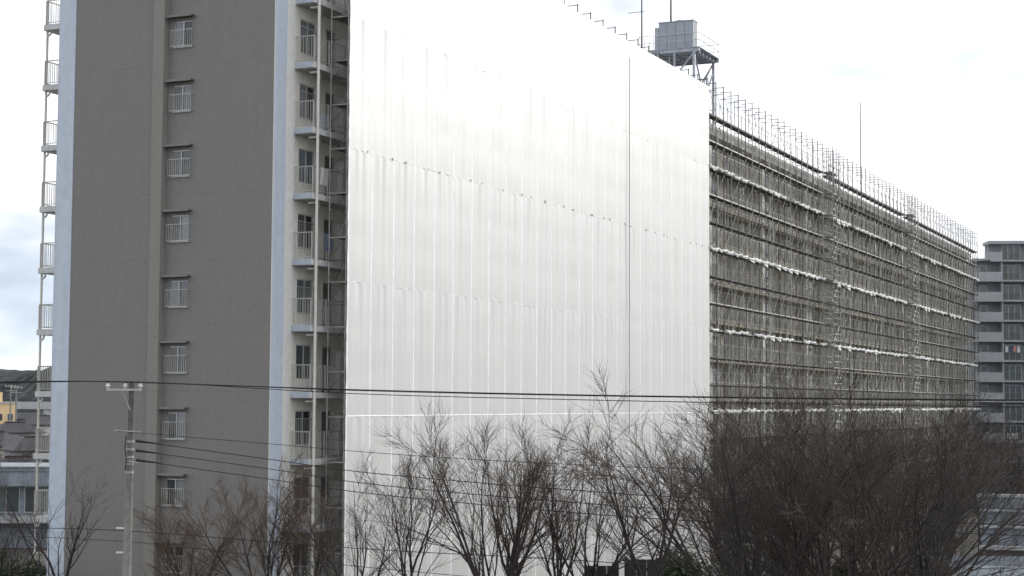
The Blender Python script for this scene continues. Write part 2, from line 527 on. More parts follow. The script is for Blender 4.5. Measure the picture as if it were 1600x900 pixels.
# facade behind the open scaffold: bays, slabs, railings, windows, doors, partitions
BAY = 7.0
X_A = 50.0
nb = 17
for k in range(NF):
    z0, z1 = (FL(k) if k else 0.0), FL(k + 1)
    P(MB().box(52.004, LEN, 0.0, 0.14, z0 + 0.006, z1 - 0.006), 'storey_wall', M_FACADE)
    sl = P(MB().box(X_A, LEN, BF, -0.004, FL(k) - 0.22, FL(k)), 'balcony_slab', M_FACADE)
    g = railing_mesh(X_A, LEN, BF + 0.06, False, 0.22)
    obj('railing', g, sl, (0, 0, FL(k)))
fw = MB()
for a in (0.0, 0.84, 1.70):
    fw.box(a, a + 0.06, -0.06, -0.005, 0.06, 2.05)
fw.box(0.0, 1.76, -0.06, -0.005, 0.0, 0.06).box(0.0, 1.76, -0.06, -0.005, 2.05, 2.12)
fw = fw.mesh('sliding_window', M_ALU)
fp = MB().box(0.06, 0.84, -0.03, -0.012, 0.06, 2.05).mesh('pane', M_GLASS)
fp2 = MB().box(0.90, 1.70, -0.045, -0.027, 0.06, 2.05).mesh('pane', M_GLASS)
fd = MB().box(0, 0.85, -0.05, -0.004, 0, 2.0).box(0.68, 0.74, -0.09, -0.05, 0.9, 1.1).mesh('door', M_DOOR)
part = MB().box(-0.03, 0.03, BF + 0.09, -0.004, 0.02, 2.2).mesh('partition_board', M_CREAM)
colm = MB().box(-0.30, 0.30, BF + 0.5, -0.003, 0.0, 2.57).mesh('pier', M_CREAM)
for k in range(NF):
    for i in range(nb):
        x = X_A + 3.2 + BAY * i
        w = obj('sliding_window', fw, blk, (x, 0, FL(k) + 0.05))
        obj('pane', fp, w)
        obj('pane', fp2, w)
        obj('door', fd, blk, (x + 3.2, 0, FL(k) + 0.02))
        obj('partition_board' if i % 2 else 'pier', part if i % 2 else colm, blk, (x + 5.3, 0, FL(k)))
for i in range(8):
    P(MB().tube([(X_A + 8.4 + 14 * i, BF - 0.07, 0), (X_A + 8.4 + 14 * i, BF - 0.07, ROOFZ)], 0.06, 8), 'drainpipe', M_PIPE)

# outdoor units on the rear balconies
def ac_unit(k, label):
    a = thing('air_conditioner', label, 'air conditioner', (0, 0, 0), 0, 'outdoor air conditioner units on the rear balconies')
    a.matrix_world = Matrix.Translation((CX, CY, 0)) @ Matrix.Rotation(RZ, 4, 'Z') @ Matrix.Translation((1.72, 12.36, FL(k) + 0.06))
    MB().box(0, 0.8, 0, 0.32, 0, 0.58).build('casing', M_DOOR, a)
    ring = [(0.3 + 0.2 * math.cos(t * PI / 8), 0.33, 0.3 + 0.2 * math.sin(t * PI / 8)) for t in range(17)]
    MB().tube(ring, 0.015, 5, False).build('fan_guard', M_RAIL, a)
    for x in (0.05, 0.65):
        MB().box(x, x + 0.1, 0.02, 0.30, -0.06, -0.001).build('foot', M_DARK, a)
ac_unit(9, 'dark outdoor air conditioner unit on the topmost visible rear balcony at the left edge')
ac_unit(4, 'dark outdoor air conditioner unit on a rear balcony just above the hill')

def on_block(t, x, y, z):
    t.matrix_world = Matrix.Translation((CX, CY, 0)) @ Matrix.Rotation(RZ, 4, 'Z') @ Matrix.Translation((x, y, z))
def cabinet(k, label, m):
    t = thing('storage_cabinet', label, 'cabinet', (0, 0, 0), 0, 'cabinets on the cream balconies')
    on_block(t, 3.3, -0.45, FL(k))
    MB().box(0, 0.62, 0, 0.36, 0.03, 0.86).build('body', m, t)
    MB().box(-0.02, 0.64, -0.03, 0.38, 0.862, 0.90).build('lid', M_SLAB, t)
    for x in (0.01, 0.315):
        MB().box(x, x + 0.295, -0.02, -0.001, 0.05, 0.84).build('door', m, t)
    for x in (0.03, 0.53):
        MB().box(x, x + 0.06, 0.03, 0.33, 0.0, 0.029).build('foot', M_DARK, t)
cabinet(8, 'pale storage cabinet on the second highest cream balcony in view', M_SLABB)
cabinet(5, 'grey storage cabinet on the cream balcony two floors above the wires', M_RAIL)
def towel(k, label, col, x):
    m = mat('towel_%d' % k, col, 0.95, 0.08, 5.0)
    vs, fs = [], []
    for j in range(7):
        for i in range(9):
            vs.append((0.65 * i / 8, 0.02 * math.sin(i * 1.3 + j * 0.4), -0.75 * j / 6))
    n0 = len(vs)
    vs += [(a, b_ + 0.015, c) for a, b_, c in vs]
    for j in range(6):
        for i in range(8):
            a = j * 9 + i
            fs += [(a, a + 9, a + 10, a + 1), (a + n0, a + 1 + n0, a + 10 + n0, a + 9 + n0)]
    o = MB().poly(vs, fs).build('towel', m, smooth=True)
    on_block(o, x, BF + 0.02, FL(k) + 1.17)
    tag(o, label, 'towel', 'towels over the cream balcony railings')
towel(7, 'pale towel hung over a cream balcony railing high up by the drainpipe', (0.62, 0.60, 0.58), 2.15)
towel(6, 'dull blue towel hung over a cream balcony railing at mid height', (0.20, 0.25, 0.34), 2.6)

# ------------------------------------------------------------------ white sheeting
SH_Y = -2.22
SX0, SX1, NB = 2.5, 52.8, 25
BW = (SX1 - SX0) / NB
COURSES = [0.05, 4.8, 10.5, 16.2, 21.9, 27.6, 33.25]
sheet = thing('scaffold_sheeting', 'huge white scaffold sheeting in laced panels covering the facade', 'sheeting', (CX, CY, 0), RZ)
def sheet_mesh(seed, h):
    rg = random.Random(seed)
    nx, nzv = 14, 26
    ph = [rg.uniform(0, 6.28) for _ in range(8)]
    fr = [rg.uniform(5, 9), rg.uniform(9, 15), rg.uniform(0.5, 1.2), rg.uniform(1.5, 2.6)]
    vs, fs = [], []
    for j in range(nzv + 1):
        v = j / nzv
        for i in range(nx + 1):
            u = i / nx
            edge = math.sin(PI * u) ** 0.6 if 0 < u < 1 else 0
            tie = 0.55 + 0.45 * abs(math.sin(PI * v * 3))
            top = math.exp(-(1 - v) * 4.0)
            y = 0.018 * edge * tie * (0.8 + 0.3 * math.sin(ph[0] + v * 3))
            y += edge * (0.005 + 0.014 * top) * math.sin(fr[0] * u * 2 + ph[1] + 0.6 * math.sin(v * fr[2] * 3 + ph[2]))
            y += edge * (0.003 + 0.010 * top) * math.sin(fr[1] * u * 2 + ph[3] + 0.8 * math.sin(v * fr[3] * 2 + ph[4]))
            y += 0.006 * math.sin(v * 5 + ph[5]) * edge
            vs.append((u * BW, -y, v * h))
    for j in range(nzv):
        for i in range(nx):
            a = j * (nx + 1) + i
            fs.append((a, a + 1, a + nx + 2, a + nx + 1))
    return MB().poly(vs, fs).mesh('sheet_panel', M_SHEET, True)
rngs = random.Random(11)
pan, hemv, hemh = {}, {}, {}
for h in (round(COURSES[i + 1] - COURSES[i], 3) for i in range(6)):
    if h in pan:
        continue
    pan[h] = [sheet_mesh(100 + q + int(h * 10), h) for q in range(7)]
    hemv[h] = []
    for q in range(3):
        rg = random.Random(40 + q)
        m_ = MB()
        pts = []
        for j in range(20):
            w = 0.062 + rg.uniform(-0.014, 0.016)
            o_ = rg.uniform(-0.01, 0.01)
            pts.append((o_ - w, o_ + w, h * j / 19))
        vs = []
        for a, b_, z in pts:
            vs += [(a, 0.006, z), ((a + b_) / 2, -0.007, z), (b_, 0.006, z)]
        fs = []
        for j in range(19):
            fs += [(3 * j, 3 * j + 1, 3 * j + 4, 3 * j + 3), (3 * j + 1, 3 * j + 2, 3 * j + 5, 3 * j + 4)]
        hemv[h].append(m_.poly(vs, fs).mesh('hem', M_HEM))
hemhm = []
for q in range(4):
    rg = random.Random(60 + q)
    vs, fs = [], []
    for j in range(15):
        x = BW * j / 14
        w = 0.045 + rg.uniform(-0.015, 0.02)
        o_ = rg.uniform(-0.015, 0.015)
        vs += [(x, -0.016, o_ - w), (x, -0.022, o_), (x, -0.016, o_ + w)]
    for j in range(14):
        fs += [(3 * j, 3 * j + 3, 3 * j + 4, 3 * j + 1), (3 * j + 1, 3 * j + 4, 3 * j + 5, 3 * j + 2)]
    hemhm.append(MB().poly(vs, fs).mesh('lacing_band', M_HEM))
tie = MB().box(-0.025, 0.025, -0.05, -0.024, -0.05, 0.04).mesh('tie', M_GALV)
for c in range(6):
    h = round(COURSES[c + 1] - COURSES[c], 3)
    for i in range(NB):
        p = obj('sheet_panel', rngs.choice(pan[h]), sheet, (SX0 + BW * i, SH_Y, COURSES[c]))
        p.rotation_euler = (rngs.uniform(-0.0006, 0.0006), 0, 0)
        obj('hem', rngs.choice(hemv[h]), p, (0, -0.004, 0))
        if c == 2:
            obj('lacing_band', rngs.choice(hemhm), p, (0, -0.004, 0)).scale = (1, 0.6, 0.6)
        elif c in (3, 4):
            lb_ = obj('lacing_band', rngs.choice(hemhm), p, (0, -0.006, 0))
            lb_.scale = (1, 0.5, 0.16 if c == 4 else 0.12)
        if c == 4:
            for _ in range(rngs.choice((1, 1, 2))):
                obj('tie', tie, p, (rngs.uniform(0.0, BW), 0, rngs.uniform(-0.02, 0.05)))

hc = MB()
hc.tube([(0, 0, 32.2 - 23 * j / 12) for j in range(13)], 0.020, 6)
cable = hc.build('hanging_cable', M_CORD)
cable.matrix_world = Matrix.Translation((CX, CY, 0)) @ Matrix.Rotation(RZ, 4, 'Z') @ Matrix.Translation((36.45, SH_Y - 0.12, 0))
tag(cable, 'thin dark cable hanging straight down the white sheeting', 'cable')

# ------------------------------------------------------------------ scaffolding
LIFTS = [10.5 + 1.9 * j for j in range(-5, 12)]
YO, YI = -2.12, -1.28
def scaffold(label, x0, x1, nbay, zdeck, decks=True, rolls=True, seed=1, ztop=33.9):
    rg = random.Random(seed)
    t = thing('scaffold', label, 'scaffold', (CX, CY, 0), RZ, 'scaffold runs along the facade')
    bw = (x1 - x0) / nbay
    trm = MB()
    for i in range(nbay + 1):
        x = x0 + bw * i
        zt = ztop + rg.choice((0, 0, 0.05, -0.5 if rg.random() < 0.15 else 0))
        MB().tube([(x, YO, 0), (x, YO, zt)], 0.036, 6).build('upright', M_GALVD if i % 3 else M_GALV, t)
        MB().tube([(x, YI, 0), (x, YI, zt - rg.choice((0.05, 0.9)))], 0.028, 6).build('upright', M_GALV, t)
        g = trm
        for z in LIFTS:
            if not decks and i > 1:
                continue
            g.tube([(x, YI, z - 0.06), (x, YO, z - 0.06)], 0.024, 5)
        for dz in (0.0, -0.5):
            g.tube([(x, YI - (0.0 if dz == 0 else 0.0), zt - 0.08 + dz), (x, YO, zt - 0.08 + dz)], 0.026, 5)
        pass

    trm.build('transom', M_GALVD, t)['kind'] = 'stuff'
    for z in LIFTS + [zdeck]:
        if decks:
            d = MB()
            for i in range(nbay):
                xa = x0 + bw * i
                d.box(xa + 0.02, xa + bw - 0.02, YO + 0.03 + rg.uniform(-0.01, 0.02), YI - 0.28, z - 0.022, z + 0.02)
            d.build('deck', M_DECK, t)
            MB().box(x0, x1, YO + 0.002, YO + 0.022, z + 0.024, z + 0.09).build('toe_board', M_DECK if rg.random() < 0.6 else M_GALV, t)
        g = MB()
        g.tube([(x0, YO - 0.03, z + 0.9), (x1, YO - 0.03, z + 0.9)], 0.014, 5)
        if decks and z != zdeck:
            g.build('guard_rail', M_GALVD, t)
    b = MB()
    hang = MB()
    for i in range(nbay * 10 if decks else 0):
        x = x0 + (x1 - x0) * rg.random()
        za = rg.choice(LIFTS)
        zb = min(31.3, za + rg.choice((1.9, 1.9, 3.8, 5.7)))
        hang.tube([(x, YI + rg.uniform(-0.1, 0.15), za), (x + rg.gauss(0, 0.12), YI + 0.05, zb)], rg.choice((0.016, 0.022, 0.03)), 4, False)
    if decks:
        hang.build('tie_rope', M_PIPE, t)['kind'] = 'stuff'
    for z in LIFTS + [zdeck]:
        for i in range(nbay):
            if not decks:
                continue
            xa, xb = x0 + bw * i, x0 + bw * (i + 1)
            q = rg.random()
            top = z + 1.75 if z != zdeck else z + 1.6
            if z == zdeck:
                continue
            if q < 0.75:
                b.tube([(xa, YO - 0.035, z + 0.15), (xb, YO - 0.035, top)], 0.017, 4, False)
            if q > 0.25:
                b.tube([(xb, YO - 0.05, z + 0.15), (xa, YO - 0.05, top)], 0.017, 4, False)
    if decks:
        o = b.build('cross_bracing', M_GALV, t)
        o['kind'] = 'stuff'
    if rolls:
        for z in (4.8, 10.5, 16.2, 21.9, 27.6):
            for i in range(nbay):
                if rg.random() < 0.05:
                    continue
                o = obj('rolled_sheet', rg.choice(ROLLS), t, (x0 + bw * i, YO - 0.10, z + 0.10 + rg.uniform(-0.03, 0.03)))
                o.scale = (bw / 1.9, rg.uniform(0.8, 1.25), rg.uniform(0.7, 1.3))
    return t
ROLLS = []
for q in range(6):
    rg = random.Random(200 + q)
    pts, rad = [], []
    for j in range(11):
        pts.append((1.9 * j / 10, rg.uniform(-0.03, 0.03), rg.uniform(-0.04, 0.04) - 0.05 * math.sin(PI * j / 10)))
        rad.append(rg.uniform(0.07, 0.15))
    mb = MB().tube(pts, rad, 8)
    # loose flap hanging from the roll
    w0, w1 = sorted((rg.uniform(0.1, 1.0), rg.uniform(0.9, 1.8)))
    d_ = rg.uniform(0.1, 0.35)
    mb.poly([(w0, -0.05, 0), (w1, -0.06, 0), (w1, -0.07, -d_), (w0, -0.04, -d_ * 0.6)], [(0, 1, 2, 3)])
    ROLLS.append(mb.mesh('rolled_sheet', M_ROLL))
scaffold('steel tube scaffold behind the white sheeting, its post tops rising above the sheet', 2.5, 52.6, 25, 31.35, False, False, 1, 33.75)
scaffold('open scaffold run next to the white sheeting, under the roof tank', 52.9, 86.0, 18, 31.38, True, True, 2)
scaffold('middle open scaffold run, below the tall thin roof mast', 88.0, 122.0, 18, 31.30, True, True, 3)
scaffold('farthest open scaffold run, ending beside the far grey apartment house', 124.0, 170.6, 25, 31.30, True, True, 4)
# end ladders and platforms of the sheeted run that show in the gap left of the sheet
endt = thing('scaffold_end_frame', 'scaffold end frames with short ladders in the gap left of the white sheet', 'scaffold', (CX, CY, 0), RZ)
for z in LIFTS:
    MB().box(2.5, 4.6, YO + 0.03, YI - 0.03, z - 0.03, z + 0.025).build('deck', M_DECK, endt)
    MB().tube([(2.47, YI, z - 0.05), (2.47, YO, z - 0.05)], 0.026, 6).build('end_rail', M_GALV, endt)
    MB().tube([(2.47, YI, z + 0.9), (2.47, YO, z + 0.9)], 0.016, 6).build('end_rail', M_GALVD, endt)
    MB().tube([(2.47, YI, z + 1.0), (2.47, YO, z + 1.8)], 0.012, 5).build('end_brace', M_GALVD, endt)
    l_ = MB()
    for a in (0, 0.32):
        l_.tube([(3.0, YI - 0.2 - a, z - 1.85), (4.2, YI - 0.2 - a, z)], 0.018, 5)
    for j in range(7):
        f_ = (j + 0.5) / 7
        l_.tube([(3.0 + 1.2 * f_, YI - 0.2, z - 1.85 + 1.85 * f_), (3.0 + 1.2 * f_, YI - 0.52, z - 1.85 + 1.85 * f_)], 0.014, 5)
    l_.build('ladder', M_GALV, endt)

# stair towers that stand proud of the run where the sections meet
def stair_tower(label, x0, x1, seed):
    t = thing('scaffold_stair_tower', label, 'scaffold', (CX, CY, 0), RZ, 'scaffold stair towers')
    ya, yb = YO - 0.95, YO - 0.08
    for x in (x0, (x0 + x1) / 2, x1):
        for y in (ya, yb):
            MB().tube([(x, y, 0), (x, y, 33.6)], 0.035, 6).build('upright', M_GALV, t)
    for j, z in enumerate(LIFTS + [31.3]):
        MB().box(x0 + 0.1, (x0 + x1) / 2, ya, yb, z - 0.03, z + 0.02).build('deck', M_GALV, t)
        g = MB()
        for dz in (0.5, 1.0):
            for y in (ya, yb):
                g.tube([(x0, y, z + dz), (x1, y, z + dz)], 0.018, 5)
            g.tube([(x0, ya, z + dz), (x0, yb, z + dz)], 0.018, 5)
        g.build('guard_rail', M_GALV, t)
        if j:
            xa, xb = (x0, x1) if j % 2 else (x1, x0)
            z0 = LIFTS[j - 1]
            f = MB()
            for y in (ya + 0.12, ya + 0.62):
                f.tube([(xa, y, z0), (xb, y, z)], 0.03, 5)
            for q in range(8):
                e = (q + 0.5) / 8
                f.box(xa + (xb - xa) * e - 0.1, xa + (xb - xa) * e + 0.1, ya + 0.12, ya + 0.62, z0 + (z - z0) * e - 0.015, z0 + (z - z0) * e + 0.015)
            f.build('stair_flight', M_GALV, t)
stair_tower('scaffold stair tower between the first and middle open runs', 85.6, 88.4, 1)
stair_tower('scaffold stair tower between the middle and farthest open runs', 121.6, 124.4, 2)

# ------------------------------------------------------------------ roof tank, masts
TX0, TX1, TY0, TY1, TZ = 58.3, 63.2, 0.6, 4.75, 37.35
tw = thing('tank_tower', 'steel framed tower with railed platform on the roof', 'tower', (CX, CY, 0), RZ)
for x in (TX0 + 0.08, TX1 - 0.08):
    for y in (TY0 + 0.08, TY1 - 0.08):
        MB().box(x - 0.09, x + 0.09, y - 0.09, y + 0.09, ROOFZ, TZ - 0.30).build('leg', M_STEEL, tw)
for y in (TY0 + 1.6, TY0 + 2.9):
    MB().box(TX0 + 0.02, TX0 + 0.14, y - 0.06, y + 0.06, ROOFZ, TZ - 0.30).build('leg', M_STEEL, tw)
for x in (TX0, TX1 - 0.16):
    MB().box(x, x + 0.16, TY0 - 0.35, TY1 + 0.25, TZ - 0.296, TZ - 0.02).build('edge_beam', M_STEEL, tw)
for i in range(5):
    y = TY0 + 0.05 + (TY1 - TY0 - 0.2) * i / 4
    MB().box(TX0 + 0.162, TX1 - 0.162, y, y + 0.12, TZ - 0.28, TZ - 0.03).build('floor_beam', M_STEEL, tw)
for i in range(6):
    x = TX0 + 0.35 + (TX1 - TX0 - 0.8) * i / 5
    MB().box(x, x + 0.10, TY0 - 0.30, TY1 + 0.2, TZ - 0.38, TZ - 0.282).build('floor_joist', M_STEEL, tw)
MB().box(TX0 - 0.05, TX1 + 0.05, TY0 - 0.38, TY1 + 0.28, TZ - 0.016, TZ + 0.02).build('platform', M_STEEL, tw)
for (a, b_) in (((TX0 + 0.1, TY0 + 0.08, ROOFZ), (TX1 - 0.1, TY0 + 0.08, TZ - 1.0)), ((TX1 - 0.1, TY0 + 0.08, ROOFZ), (TX0 + 0.1, TY0 + 0.08, TZ - 0.4)),
               ((TX1 - 0.1, TY0 + 0.2, TZ - 0.5), (TX0 + 1.2, TY0 + 0.2, TZ - 3.6)),
               ((TX0 + 0.08, TY0 + 0.1, TZ - 0.4), (TX0 + 0.08, TY0 + 2.2, TZ - 2.8)), ((TX0 + 0.08, TY1 - 0.1, TZ - 0.4), (TX0 + 0.08, TY0 + 2.2, TZ - 2.8)),
               ((TX1 - 0.08, TY0 + 0.1, TZ - 0.4), (TX1 - 0.08, TY1 - 0.1, ROOFZ))):
    MB().tube([a, b_], 0.065, 6).build('brace', M_STEEL, tw)
for z in (ROOFZ + 2.2, ROOFZ + 3.6):
    MB().tube([(TX0 + 0.1, TY0 + 0.08, z), (TX1 - 0.1, TY0 + 0.08, z)], 0.035, 6).build('brace', M_STEEL, tw)
loop = [(TX0, TY0 - 0.33), (TX1, TY0 - 0.33), (TX1, TY1 + 0.22), (TX0, TY1 + 0.22), (TX0, TY0 - 0.33)]
g = MB()
for dz in (0.55, 1.1):
    for a, b_ in zip(loop[:-1], loop[1:]):
        g.tube([(*a, TZ + dz), (*b_, TZ + dz)], 0.022, 5)
for a, b_ in zip(loop[:-1], loop[1:]):
    for j in range(4):
        e = j / 4
        x, y = a[0] + (b_[0] - a[0]) * e, a[1] + (b_[1] - a[1]) * e
        g.tube([(x, y, TZ), (x, y, TZ + 1.12)], 0.022, 5)
g.build('railing', M_RAIL, tw)

tk = thing('water_tank', 'grey panelled water tank standing on the roof tower platform', 'water tank', (CX, CY, 0), RZ)
kx0, kx1, ky0, ky1, kz0, kz1 = TX0 + 0.55, TX0 + 1.6, TY0 + 0.30, TY0 + 3.0, TZ + 0.10, TZ + 2.15
MB().box(kx0 + 0.05, kx1 - 0.05, ky0 + 0.05, ky1 - 0.05, kz0 + 0.002, kz1 - 0.05).build('core', M_TANK, tk)
nP = 4
for i in range(nP):
    a, b_ = ky0 + (ky1 - ky0) * i / nP, ky0 + (ky1 - ky0) * (i + 1) / nP
    for (za, zb) in ((kz0, (kz0 + kz1) / 2), ((kz0 + kz1) / 2, kz1)):
        MB().box(kx0, kx0 + 0.05, a + 0.015, b_ - 0.015, za + 0.012, zb - 0.012).build('panel', M_TANK, tk)
        MB().box(kx1 - 0.05, kx1, a + 0.015, b_ - 0.015, za + 0.012, zb - 0.012).build('panel', M_TANK, tk)
for i in range(nP):
    a, b_ = kx0 + (kx1 - kx0) * i / nP, kx0 + (kx1 - kx0) * (i + 1) / nP
    for y in (ky0, ky1 - 0.05):
        MB().box(a + 0.055, b_ - 0.055, y, y + 0.05, kz0 + 0.012, kz1 - 0.012).build('panel', M_TANK, tk)
MB().box(kx0 - 0.04, kx1 + 0.04, ky0 - 0.04, ky1 + 0.04, kz1 + 0.001, kz1 + 0.05).build('lid', M_TANK, tk)
MB().tube([(kx0 + 0.5, ky0 + 1.2, kz1 + 0.05), (kx0 + 0.5, ky0 + 1.2, kz1 + 0.17)], 0.28, 14).build('hatch', M_TANK, tk)
MB().box(kx0 - 0.02, kx0 + 0.8, ky1 + 0.001, ky1 + 0.30, kz0, kz1 - 0.35).build('side_box', M_STEEL, tk)
for x in (kx0 + 0.2, kx1 - 0.25):
    MB().box(x, x + 0.2, ky0, ky1, TZ + 0.021, kz0 - 0.001).build('bearer', M_STEEL, tk)

def mast(name, label, x, y, z0, z1, r, kind):
    t = thing(name, label, 'mast', (CX, CY, 0), RZ)
    MB().tube([(x, y, z0), (x, y, z1)], [r, r * 0.55], 8).build('pole', M_GALVD, t)
    MB().box(x - 0.15, x + 0.15, y - 0.15, y + 0.15, z0 - 0.06, z0 + 0.001).build('base_plate', M_STEEL, t)
    if kind == 'aerial':
        for j in range(9):
            z = z0 + 1.2 + j * 0.62
            MB().tube([(x - 0.06, y, z), (x + 0.06, y, z)], 0.05, 6).build('clamp', M_GALVD, t)
        for z, w in ((z1 - 1.0, 0.9), (z1 - 1.9, 0.7), (z0 + 3.0, 1.1)):
            b = MB().tube([(x, y - w * 0.2, z), (x, y + w, z)], 0.02, 5)
            for q in range(5):
                yy = y + w * (0.15 + 0.2 * q)
                b.tube([(x - 0.22, yy, z), (x + 0.22, yy, z)], 0.010, 4)
            b.build('antenna', M_GALVD, t)
mast('antenna_mast', 'clamped aerial mast at the left corner of the tank platform', TX0 + 0.3, TY1 + 0.10, TZ + 0.08, TZ + 6.0, 0.07, 'aerial')
mast('lightning_rod', 'slim rod rising just behind the water tank', kx1 + 0.6, ky1 - 0.4, TZ + 0.08, TZ + 7.0, 0.09, 'rod')
mast('roof_mast', 'tall thin mast standing alone on the roof above the middle scaffold', 112.8, 0.5, ROOFZ + 0.15, 42.2, 0.07, 'rod')

# ------------------------------------------------------------------ far grey apartment house on the right
M_FARW = mat('far_grey_wall', (0.26, 0.275, 0.295), 0.9, 0.06, 0.8, streak=0.08)
M_FARP = mat('far_parapet', (0.38, 0.395, 0.415), 0.9, 0.05, 0.8, streak=0.08)
M_FARG = glass('far_glass', (0.05, 0.07, 0.075), 0.1)
FY = 238.0
fx = at(1549, 500, FY).x
far = thing('apartment_house', 'distant dark grey apartment house with stacked balconies at the right edge', 'apartment building', (fx, FY, 0), R(-3))
s = FY / F_PX
nst = 11
zf = [0.4 + 2.83 * k for k in range(nst + 1)]
MB().box(-2.2, 26, 1.7, 6, 0, zf[nst] - 0.1).build('wall', M_FARW, far)
MB().box(0.1, 26, 1.6, 4, zf[nst] - 0.098, zf[nst] + 2.3).build('wall', M_FARW, far)
MB().box(-0.15, 26.2, 0.2, 4.2, zf[nst] + 2.302, zf[nst] + 2.75).build('roof', M_FARP, far)
MB().box(-2.3, 0.09, 0.4, 6, zf[nst] - 0.095, zf[nst] + 0.25).build('roof', M_FARP, far)
fwin = MB()
for a in (0, 0.85, 1.70, 2.55):
    fwin.box(a, a + 0.07, -0.06, 0.0, 0, 2.05)
fwin.box(0, 2.62, -0.058, 0.0, 2.05, 2.15).box(0, 2.62, -0.058, 0.0, -0.08, 0)
fwin = fwin.mesh('window', M_ALU)
fpan = MB().box(0.07, 0.85, -0.03, -0.004, 0, 2.05).mesh('pane', M_FARG)
swin = MB().box(0, 0.05, -0.06, 0, 0, 1.0).box(1.0, 1.05, -0.06, 0, 0, 1.0).box(0.05, 1.0, -0.06, 0, 0, 0.05).box(0.05, 1.0, -0.06, 0, 0.95, 1.0).mesh('window', M_ALU)
span = MB().box(0.05, 1.0, -0.03, -0.004, 0.05, 0.95).mesh('pane', M_FARG)
frail = MB()
for i in range(60):
    frail.box(1.75 + 0.15 * i, 1.78 + 0.15 * i, 0.02, 0.05, 0.06, 1.05)
frail.box(1.72, 11, 0.0, 0.06, 1.05, 1.11).box(1.72, 11, 0.0, 0.06, 0.03, 0.08)
frail = frail.mesh('railing', M_DOOR)
for k in range(nst + 1):
    z = zf[k]
    x0 = -2.25 if k < nst else 0.0
    sl = MB().box(x0, 26.1, -0.05, 1.69, -0.22, 0.0).build('balcony_slab', M_FARP, far, (0, 0, z))
    if k < nst or True:
        xa = x0 + 0.9 if k < nst else 0.1
        MB().box(xa - 0.9, 1.68, -0.03, 0.12, 0.004, 1.12).build('balcony_parapet', M_FARP, far, (0, 0, z))
    obj('railing', frail, far, (0, 0, z))
    for i in range(3):
        w = obj('window', fwin, far, (1.9 + 4.6 * i, 1.68 if k < nst else 1.58, z + 0.12))
        for q in range(3):
            obj('pane', fpan, w, (0.85 * q, 0, 0))
    if k < nst:
        w = obj('window', swin, far, (-1.2, 1.68, z + 1.15))
        obj('pane', span, w)
        MB().box(1.55, 1.70, 0.14, 1.68, 0.01, 2.6).build('fin_wall', M_FARP, far, (0, 0, z))

# washing on the far balconies
rl = random.Random(9)
wcol = [(0.75, 0.74, 0.76), (0.12, 0.13, 0.2), (0.6, 0.3, 0.28), (0.7, 0.7, 0.72), (0.2, 0.22, 0.24), (0.65, 0.6, 0.62)]
def cloth(name, label, cat, x, z, w, h, ci, grp=None):
    m = mat('washing_%d' % ci, wcol[ci], 0.9, 0.06, 4.0)
    vs, fs = [], []
    for j in range(5):
        for i in range(7):
            u_, v_ = i / 6, j / 4
            vs.append((w * (u_ - 0.5), 0.05 * math.sin(u_ * 9 + v_ * 2), -h * v_))
    n0 = len(vs)
    vs += [(a, b_ + 0.03, c) for a, b_, c in vs]
    for j in range(4):
        for i in range(6):
            a = j * 7 + i
            fs.append((a, a + 7, a + 8, a + 1))
            fs.append((a + n0, a + 1 + n0, a + 8 + n0, a + 7 + n0))
    o = MB().poly(vs, fs).build(name, m)
    o.matrix_world = Matrix.Translation((fx, FY, 0)) @ Matrix.Rotation(R(-3), 4, 'Z') @ Matrix.Translation((x, -0.12 if name == 'futon' else 0.5, z))
    tag(o, label, cat, grp)
dsc = ['white shirt', 'navy shirt', 'faded red shirt', 'white towel', 'charcoal towel', 'pale pink shirt']
for i in range(6):
    cloth('washing', dsc[i] + ' drying on the far grey house balcony', 'laundry', 2.2 + 0.55 * i, zf[6] + 2.0, 0.42, 0.75 + 0.2 * rl.random(), i, 'washing hung on a far balcony')
cloth('futon', 'white futon aired over a low balcony rail of the far grey house', 'futon', 2.7, zf[2] + 1.15 + 2.83 - 2.83, 1.5, 0.85, 0)

# ------------------------------------------------------------------ low buildings on the left
M_TILE = mat('dark_roof_tile', (0.028, 0.028, 0.032), 0.6, 0.2, 1.0)
M_HWALL = mat('house_wall_grey', (0.22, 0.21, 0.20), 0.9, 0.1, 1.0)
M_HWALL2 = mat('house_wall_pale', (0.50, 0.50, 0.50), 0.9, 0.08, 1.0, streak=0.1)
M_HYEL = mat('house_wall_cream_yellow', (0.82, 0.60, 0.34), 0.9, 0.05, 1.0)
M_LB = mat('low_block_white', (0.30, 0.33, 0.37), 0.8, 0.15, 1.5, streak=0.2)

